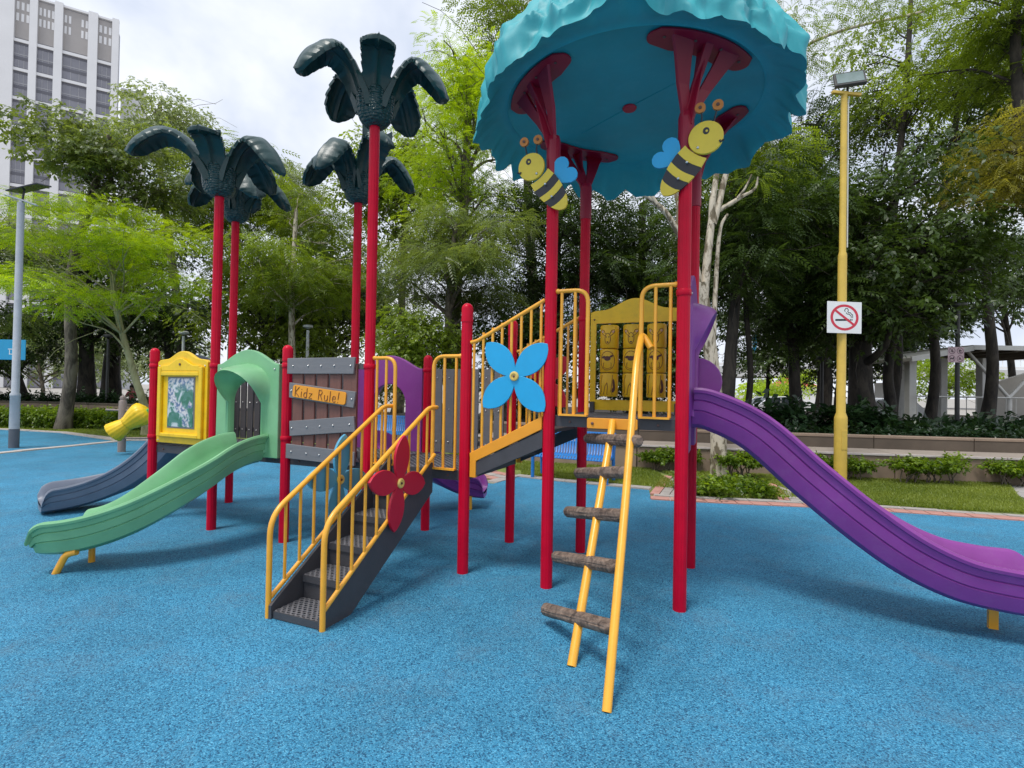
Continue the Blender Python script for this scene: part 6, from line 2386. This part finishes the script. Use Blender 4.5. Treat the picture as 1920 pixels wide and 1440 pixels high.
# person in a pink shirt beyond the garden wall
def person(x, y, z0, rz):
    t = thing('person', 'person in a pink shirt sitting on a stone seat beyond the garden wall', 'person', (x, y, z0), rz)
    J = {'pel': (0, 0.02, 0.52, .130), 'wai': (0, 0.02, 0.66, .120), 'che': (0, 0.0, 0.87, .145), 'nek': (0, -0.02, 1.05, .058), 'hd0': (0, -0.035, 1.12, .070), 'hd1': (0, -0.04, 1.22, .098), 'hd2': (0, -0.03, 1.30, .075),
         'shl': (-.17, 0, 0.99, .062), 'ell': (-.25, -0.06, 0.73, .045), 'wrl': (-.16, -0.28, 0.62, .032), 'hal': (-.13, -0.35, 0.60, .038),
         'shr': (.17, 0, 0.99, .062), 'elr': (.26, -0.05, 0.73, .045), 'wrr': (.16, -0.27, 0.62, .032), 'har': (.13, -0.34, 0.60, .038),
         'hil': (-.09, -0.04, 0.52, .095), 'knl': (-.12, -0.44, 0.52, .066), 'anl': (-.12, -0.44, 0.09, .042), 'tol': (-.13, -0.60, 0.035, .038),
         'hir': (.09, -0.04, 0.52, .095), 'knr': (.13, -0.43, 0.52, .066), 'anr': (.14, -0.46, 0.09, .042), 'tor': (.15, -0.62, 0.035, .038)}
    E = [('pel', 'wai'), ('wai', 'che'), ('che', 'nek'), ('nek', 'hd0'), ('hd0', 'hd1'), ('hd1', 'hd2'), ('che', 'shl'), ('shl', 'ell'), ('ell', 'wrl'), ('wrl', 'hal'), ('che', 'shr'), ('shr', 'elr'), ('elr', 'wrr'), ('wrr', 'har'),
         ('pel', 'hil'), ('hil', 'knl'), ('knl', 'anl'), ('anl', 'tol'), ('pel', 'hir'), ('hir', 'knr'), ('knr', 'anr'), ('anr', 'tor')]
    ks = list(J)
    me = bpy.data.meshes.new('skeleton')
    me.from_pydata([J[k][:3] for k in ks], [(ks.index(a), ks.index(b)) for a, b in E], [])
    ob = bpy.data.objects.new('body', me)
    COL.objects.link(ob)
    ob.modifiers.new('skin', 'SKIN')
    sv = me.skin_vertices[0].data
    for i, k in enumerate(ks):
        sv[i].radius = (J[k][3], J[k][3] * (0.8 if k in ('pel', 'wai', 'che') else 1.0))
    sv[0].use_root = True
    sd = ob.modifiers.new('sub', 'SUBSURF')
    sd.levels = sd.render_levels = 2
    dg = bpy.context.evaluated_depsgraph_get()
    me2 = bpy.data.meshes.new_from_object(ob.evaluated_get(dg))
    bpy.data.objects.remove(ob)
    me2.name = 'body'
    me2.materials.clear()
    for m in (SKIN, SHIRT, SHORTS):
        me2.materials.append(m)
    for p in me2.polygons:
        c = p.center
        p.use_smooth = True
        arm = (abs(c.x) > 0.19 and c.z < 0.84) or (c.y < -0.14 and c.z > 0.58)
        p.material_index = 0 if (c.z > 1.05 or arm or c.z < 0.40) else (1 if c.z > 0.58 else 2)
    b = bpy.data.objects.new('body', me2)
    COL.objects.link(b)
    b.parent = t
    mb = MB()
    mb.ball((0, -0.012, 1.245), 0.112, 14, (0.92, 1.0, 1.05))
    mb.build('hair', HAIR, t, smooth=60)
    mb = MB()
    for s in (-1, 1):
        mb.ball((s * 0.035, -0.130, 1.23), 0.012, 6)
    mb.build('eye', SIGNB, t, smooth=60)
    mb = MB()
    mb.ball((0, -0.142, 1.20), 0.018, 6)
    mb.build('nose', SKIN, t, smooth=60)
    return t


person(wx(248, 25.6), 25.6, 0.09, rad(10))
SE = thing('stone_seat', 'low stone seat under the person in pink', 'seat', (wx(248, 25.6), 25.7, 0.09))
mb = MB()
mb.box((0, 0.02, 0.375), (1.5, 0.42, 0.07))
mb.build('seat', TANW, SE, bevel=0.01)
for sx in (-0.55, 0.55):
    mb = MB()
    mb.box((sx, 0.02, 0.12), (0.16, 0.34, 0.44))
    mb.build('leg', TANW, SE)

# =====================================================================================
# FAR BUILDINGS, SHELTER, VIADUCT, CARS
# =====================================================================================
# residential tower, far left
TX, TY = -105.0, 135.0
TW = thing('apartment_tower', 'tall white apartment tower with grey window bays beyond the trees', 'building', (TX, TY, 0), rad(30))
# local x runs along the facade from the right end (0) to the left (-), y into the block
H = 95.5
mb = MB()
mb.box((-17, 3.15, H / 2), (34, 6, H))
mb.build('core', BLDG, TW)
mb = MB()
mb.box((3.2, 9.0, 41), (5.5, 5, 82))
mb.build('wing', BLDW, TW)
bays = [(-6.55, -1.75 + 0.0), (-14.6, -8.9), (-22.0, -17.2), (-29.0, -24.6)]
# bay limits from the photograph columns 166-193, 100-148, 52-84, 8-37
bays = []
for a, b in ((193, 166), (148, 100), (84, 52), (37, 8)):
    def loc(px):
        k = (-960 + px) / F_PX
        s = (TX - k * TY) / (0.8660 - k * 0.5)
        return -s
    bays.append((loc(b), loc(a)))
xs = [0.6] + [v for a, b in bays for v in (b, a)] + [bays[-1][0] - 3.2]
for i in range(0, len(xs) - 1, 2):
    mb = MB()
    a, b = xs[i], xs[i + 1]
    mb.box(((a + b) / 2, -0.30, H / 2 + 0.4), (abs(a - b), 0.9, H + 0.8))
    mb.build('pier', BLDW, TW)
mb = MB()
mb.box((-12.2, -0.1, H + 0.25), (25.6, 0.7, 0.5))
mb.build('parapet', BLDW, TW)
FLH = 7.05
winmesh = {}
for bi, (a, b) in enumerate(bays):
    w = b - a
    # crown screen with louvre slots
    mb = MB()
    mb.box(((a + b) / 2, 0.08, H - 5.4), (w, 0.12, 10.2))
    mb.build('crown_screen', BLDS, TW)
    n = max(3, int(w / 0.75))
    for r_, (zz, hh) in enumerate(((H - 2.6, 1.9), (H - 5.4, 1.9))):
        for k in range(n):
            if abs(k - (n - 1) / 2) < 0.6 and n > 4:
                continue
            x = a + w * (k + 0.5) / n
            mb = MB()
            mb.box((x, 0.0, zz), (w / n * 0.55, 0.06, hh))
            mb.build('louvre_opening', BLDW, TW)
    for f_ in range(12):
        zt = H - 11.0 - f_ * FLH
        key = round(w, 2)
        if key not in winmesh:
            m1 = MB()
            m1.box((0, 0.05, 0), (w, 0.1, FLH - 0.7))
            m1.cur = 1
            for zz in (FLH * 0.25 + 0.9, -FLH * 0.25 + 0.85):
                m1.box((0, -0.02, zz), (w, 0.06, 0.75))
            m1.cur = 2
            m1.box((0, -0.02, 0.0), (w, 0.10, 0.25))
            for k in range(1, 3):
                m1.box((-w / 2 + w * k / 3, -0.02, 0), (0.12, 0.05, FLH - 0.7))
            winmesh[key] = m1.mesh('window', [WIN, WIND, BLDG])
            m2 = MB()
            m2.box((0, -0.15, FLH / 2 - 0.30), (w, 0.5, 0.72))
            winmesh[(key, 's')] = m2.mesh('sill_band', BLDW)
        for nm, me in (('window', winmesh[key]), ('sill_band', winmesh[(key, 's')])):
            o = bpy.data.objects.new(nm, me)
            COL.objects.link(o)
            o.location = ((a + b) / 2, -0.08, zt - FLH / 2)
            o.parent = TW
for k in range(5):
    mb = MB()
    mb.box((0.9, 0.6, H - 26 - k * 7.0), (0.7, 0.9, 0.9))
    mb.build('condenser', WIND, TW)

# covered walkway shelter, right
d = 19.0
SX0, SX1 = wx(1700, d), wx(1700, d) + 9.5
SHT = thing('shelter', 'white steel walkway shelter with sloping roof and V braces', 'shelter', (SX0, d, 0))
zdk = wz(1760, 796, d)
mb = MB()
mb.box((4.6, 2.0, zdk - 0.10), (9.6, 4.4, 0.2))
mb.build('floor_slab', STEELW, SHT)
mb = MB()
mb.box((4.6, 2.0, (zdk - 0.2) / 2), (9.2, 4.0, zdk - 0.2))
mb.build('plinth', DKWALL, SHT)
for (px, yy, w) in ((1707, 0.2, 0.26), (1766, 2.2, 0.26), (1843, 0.9, 0.30), (1690, 3.6, 0.16)):
    mb = MB()
    zt = wz(px, 672, d + yy)
    mb.box((wx(px, d + yy) - SX0, yy, (zdk + zt) / 2), (w, w, zt - zdk))
    mb.build('column', STEELW, SHT, bevel=0.01)
zr = wz(1800, 652, d)
zl = wz(1690, 672, d)
xa, xb = -0.15, wx(1805, d) - SX0
mb = MB()
mb.add([(xa, -0.4, zl), (xb, -0.4, zr), (xb, 4.4, zr), (xa, 4.4, zl), (xa, -0.4, zl - 0.12), (xb, -0.4, zr - 0.12), (xb, 4.4, zr - 0.12), (xa, 4.4, zl - 0.12)], [(0, 1, 2, 3), (7, 6, 5, 4), (0, 4, 5, 1), (1, 5, 6, 2), (2, 6, 7, 3), (3, 7, 4, 0)])
mb.build('roof_slope', ROOFG, SHT)
mb = MB()
mb.box((xb + 3.6, 2.0, zr + 0.02), (7.2, 4.8, 0.10))
mb.build('roof', ROOFG, SHT)
mb = MB()
mb.bar((xb, -0.42, zr - 0.02), (xb + 7.2, -0.42, zr - 0.02), 0.06, 0.16)
mb.bar((xa, -0.42, zl - 0.05), (xb, -0.42, zr - 0.05), 0.06, 0.18)
mb.build('fascia', STEELW, SHT)
for k in range(6):
    mb = MB()
    x = xb + 0.4 + k * 1.2
    mb.bar((x, -0.3, zr - 0.10), (x, 4.2, zr - 0.10), 0.08, 0.10)
    mb.build('purlin', DKWALL, SHT)
vz = wz(1892, 746, d)
vx = wx(1892, d) - SX0
for dx in (-1.55, 1.55):
    mb = MB()
    mb.tube([(vx, 0.0, vz), (vx + dx, 0.0, zr - 0.1)], 0.06, 10)
    mb.build('brace', STEELW, SHT, smooth=40)
mb = MB()
mb.tube([(vx, 0, zdk), (vx, 0, vz)], 0.09, 10)
mb.build('column', STEELW, SHT, smooth=40)
mb = MB()
for zz in (vz, zdk + 0.25):
    mb.tube([(0.3, -0.1, zz), (9.3, -0.1, zz)], 0.028, 8)
mb.build('rail', STEELW, SHT, smooth=40)
for k in range(26):
    mb = MB()
    x = 0.3 + 9.0 * k / 25
    mb.tube([(x, -0.1, zdk), (x, -0.1, vz)], 0.014, 6)
    mb.build('rail_bar', STEELW, SHT)
SW = thing('screen_wall', 'beige screen wall behind the shelter braces', 'wall', (wx(1905, 24), 24, 0))
mb = MB()
mb.prism([(-1.2, 0.5), (5, 0.5), (5, 2.9), (1.0, 2.9), (-1.2, 2.2)], (0, 0, 0), (1, 0, 0), (0, 0, 1), 0.2)
mb.build('panel', BEIGEW, SW)

# viaduct beyond the trees
d = 70.0
VD = thing('viaduct', 'pale concrete viaduct with white railing beyond the trunks', 'bridge', (wx(1430, d), d, 0))
zt, zb = wz(1430, 694, d), wz(1430, 712, d)
mb = MB()
mb.bar((-22, -3, zb + 0.5 * (zt - zb)), (40, 9, zb + 0.5 * (zt - zb) + 0.9), 9, zt - zb)
mb.build('deck', BRIDGE, VD)
for x in (1.0, 20.0):
    mb = MB()
    mb.box((x, 1.5 + x * 0.19, zb / 2), (1.2, 2.0, zb))
    mb.build('pier', BRIDGE, VD)
mb = MB()
mb.bar((-22, -7.4, zt + 1.45), (40, 4.6, zt + 2.35), 0.1, 0.12)
mb.bar((-22, -7.4, zt + 0.25), (40, 4.6, zt + 1.15), 0.12, 0.35)
mb.build('railing', WHITE, VD)
for k in range(60):
    mb = MB()
    x = -22 + 62 * k / 59
    y = -7.4 + 12 * k / 59
    zz = zt + 0.25 + 0.9 * k / 59
    mb.box((x, y, zz + 0.6), (0.08, 0.08, 1.2))
    mb.build('rail_post', WHITE, VD)
BN = thing('banner', 'narrow blue banner on a mast beyond the viaduct', 'banner', (wx(1414, 60), 60, 0))
mb = MB()
mb.tube([(0.28, 0, 0), (0.28, 0, 9.0)], 0.06, 8)
mb.build('mast', POLEG, BN)
mb = MB()
mb.box((0, 0, wz(1414, 643, 60)), (0.45, 0.05, 2.1))
mb.build('cloth', SIGNBL, BN)

# red-roofed marquee
d = 45.0
MQ = thing('marquee', 'white marquee with a red roof beyond the trunks', 'tent', (wx(1502, d), d, 0))
mb = MB()
mb.box((0, 1.5, 1.2), (2.6, 3.0, 2.4))
mb.build('tent_wall', WHITE, MQ)
mb = MB()
mb.loft([[Vector((x * 1.5, 1.5 + y * 1.8, 2.3)) for x, y in ((-1, -1), (1, -1), (1, 1), (-1, 1))], [Vector((x * 0.15, 1.5 + y * 0.2, 3.2)) for x, y in ((-1, -1), (1, -1), (1, 1), (-1, 1))]], caps=True)
mb.build('tent_roof', REDCAN, MQ)


# parked cars
def car(x, y, z0, rz, label):
    t = thing('parked_car', label, 'car', (x, y, z0), rz, 'cars parked beyond the trees')
    prof = [(-2.15, 0.35), (-2.2, 0.62), (-2.05, 0.92), (-1.2, 0.98), (-0.55, 1.46), (0.7, 1.52), (1.55, 1.36), (2.05, 0.98), (2.15, 0.6), (2.1, 0.32)]
    rings = []
    for k, w in ((-1.0, 0.80), (-0.97, 0.84), (-0.9, 0.86), (0.9, 0.86), (0.97, 0.84), (1.0, 0.80)):
        rings.append([Vector((px_, k * w, pz if pz < 1.0 else 0.98 + (pz - 0.98) * (1.0 if abs(k) < 0.95 else 0.95))) for px_, pz in prof])
    mb = MB()
    mb.loft(rings, closed=True, caps=True)
    mb.build('body', CARW, t, smooth=30, fixn=True)
    for s in (-1, 1):
        mb = MB()
        mb.prism([(-1.05, 1.0), (-0.5, 1.40), (0.1, 1.45), (0.1, 1.0)], (0, s * 0.868, 0), (1, 0, 0), (0, 0, 1), 0.012)
        mb.prism([(0.18, 1.0), (0.18, 1.45), (0.7, 1.45), (1.4, 1.28), (1.5, 1.0)], (0, s * 0.868, 0), (1, 0, 0), (0, 0, 1), 0.012)
        mb.build('side_window', CARG, t)
        for xx in (-1.35, 1.3):
            mb = MB()
            M = Matrix.Rotation(PI / 2, 3, 'X')
            mb.lathe([(0.001, -0.1), (0.30, -0.1), (0.32, -0.07), (0.32, 0.07), (0.30, 0.1), (0.001, 0.1)], (xx, s * 0.80, 0.32), 20, M)
            w = mb.build('wheel', TYRE, t, smooth=40)
            mb = MB()
            mb.lathe([(0.001, -0.106), (0.19, -0.106), (0.19, 0.106), (0.001, 0.106)], (xx, s * 0.80, 0.32), 16, M)
            mb.build('rim', BOLT, w)
    mb = MB()
    mb.add([(-1.17, -0.72, 1.005), (-1.17, 0.72, 1.005), (-0.60, 0.66, 1.44), (-0.60, -0.66, 1.44)], [(0, 1, 2, 3)])
    mb.build('windscreen', CARG, t)
    for s in (-1, 1):
        mb = MB()
        mb.box((-2.14, s * 0.6, 0.74), (0.08, 0.32, 0.14))
        mb.build('headlight', GLASS, t, bevel=0.02)
    return t


CZ = wz(1630, 745, 26) - 1.54
car(wx(1640, 26), 26, CZ, 0.15, 'white car parked beyond the thick dark trunk')
car(wx(1445, 33), 33, wz(1445, 742, 33) - 1.54, 0.1, 'white car parked beyond the thin trunks left of the lamp post')
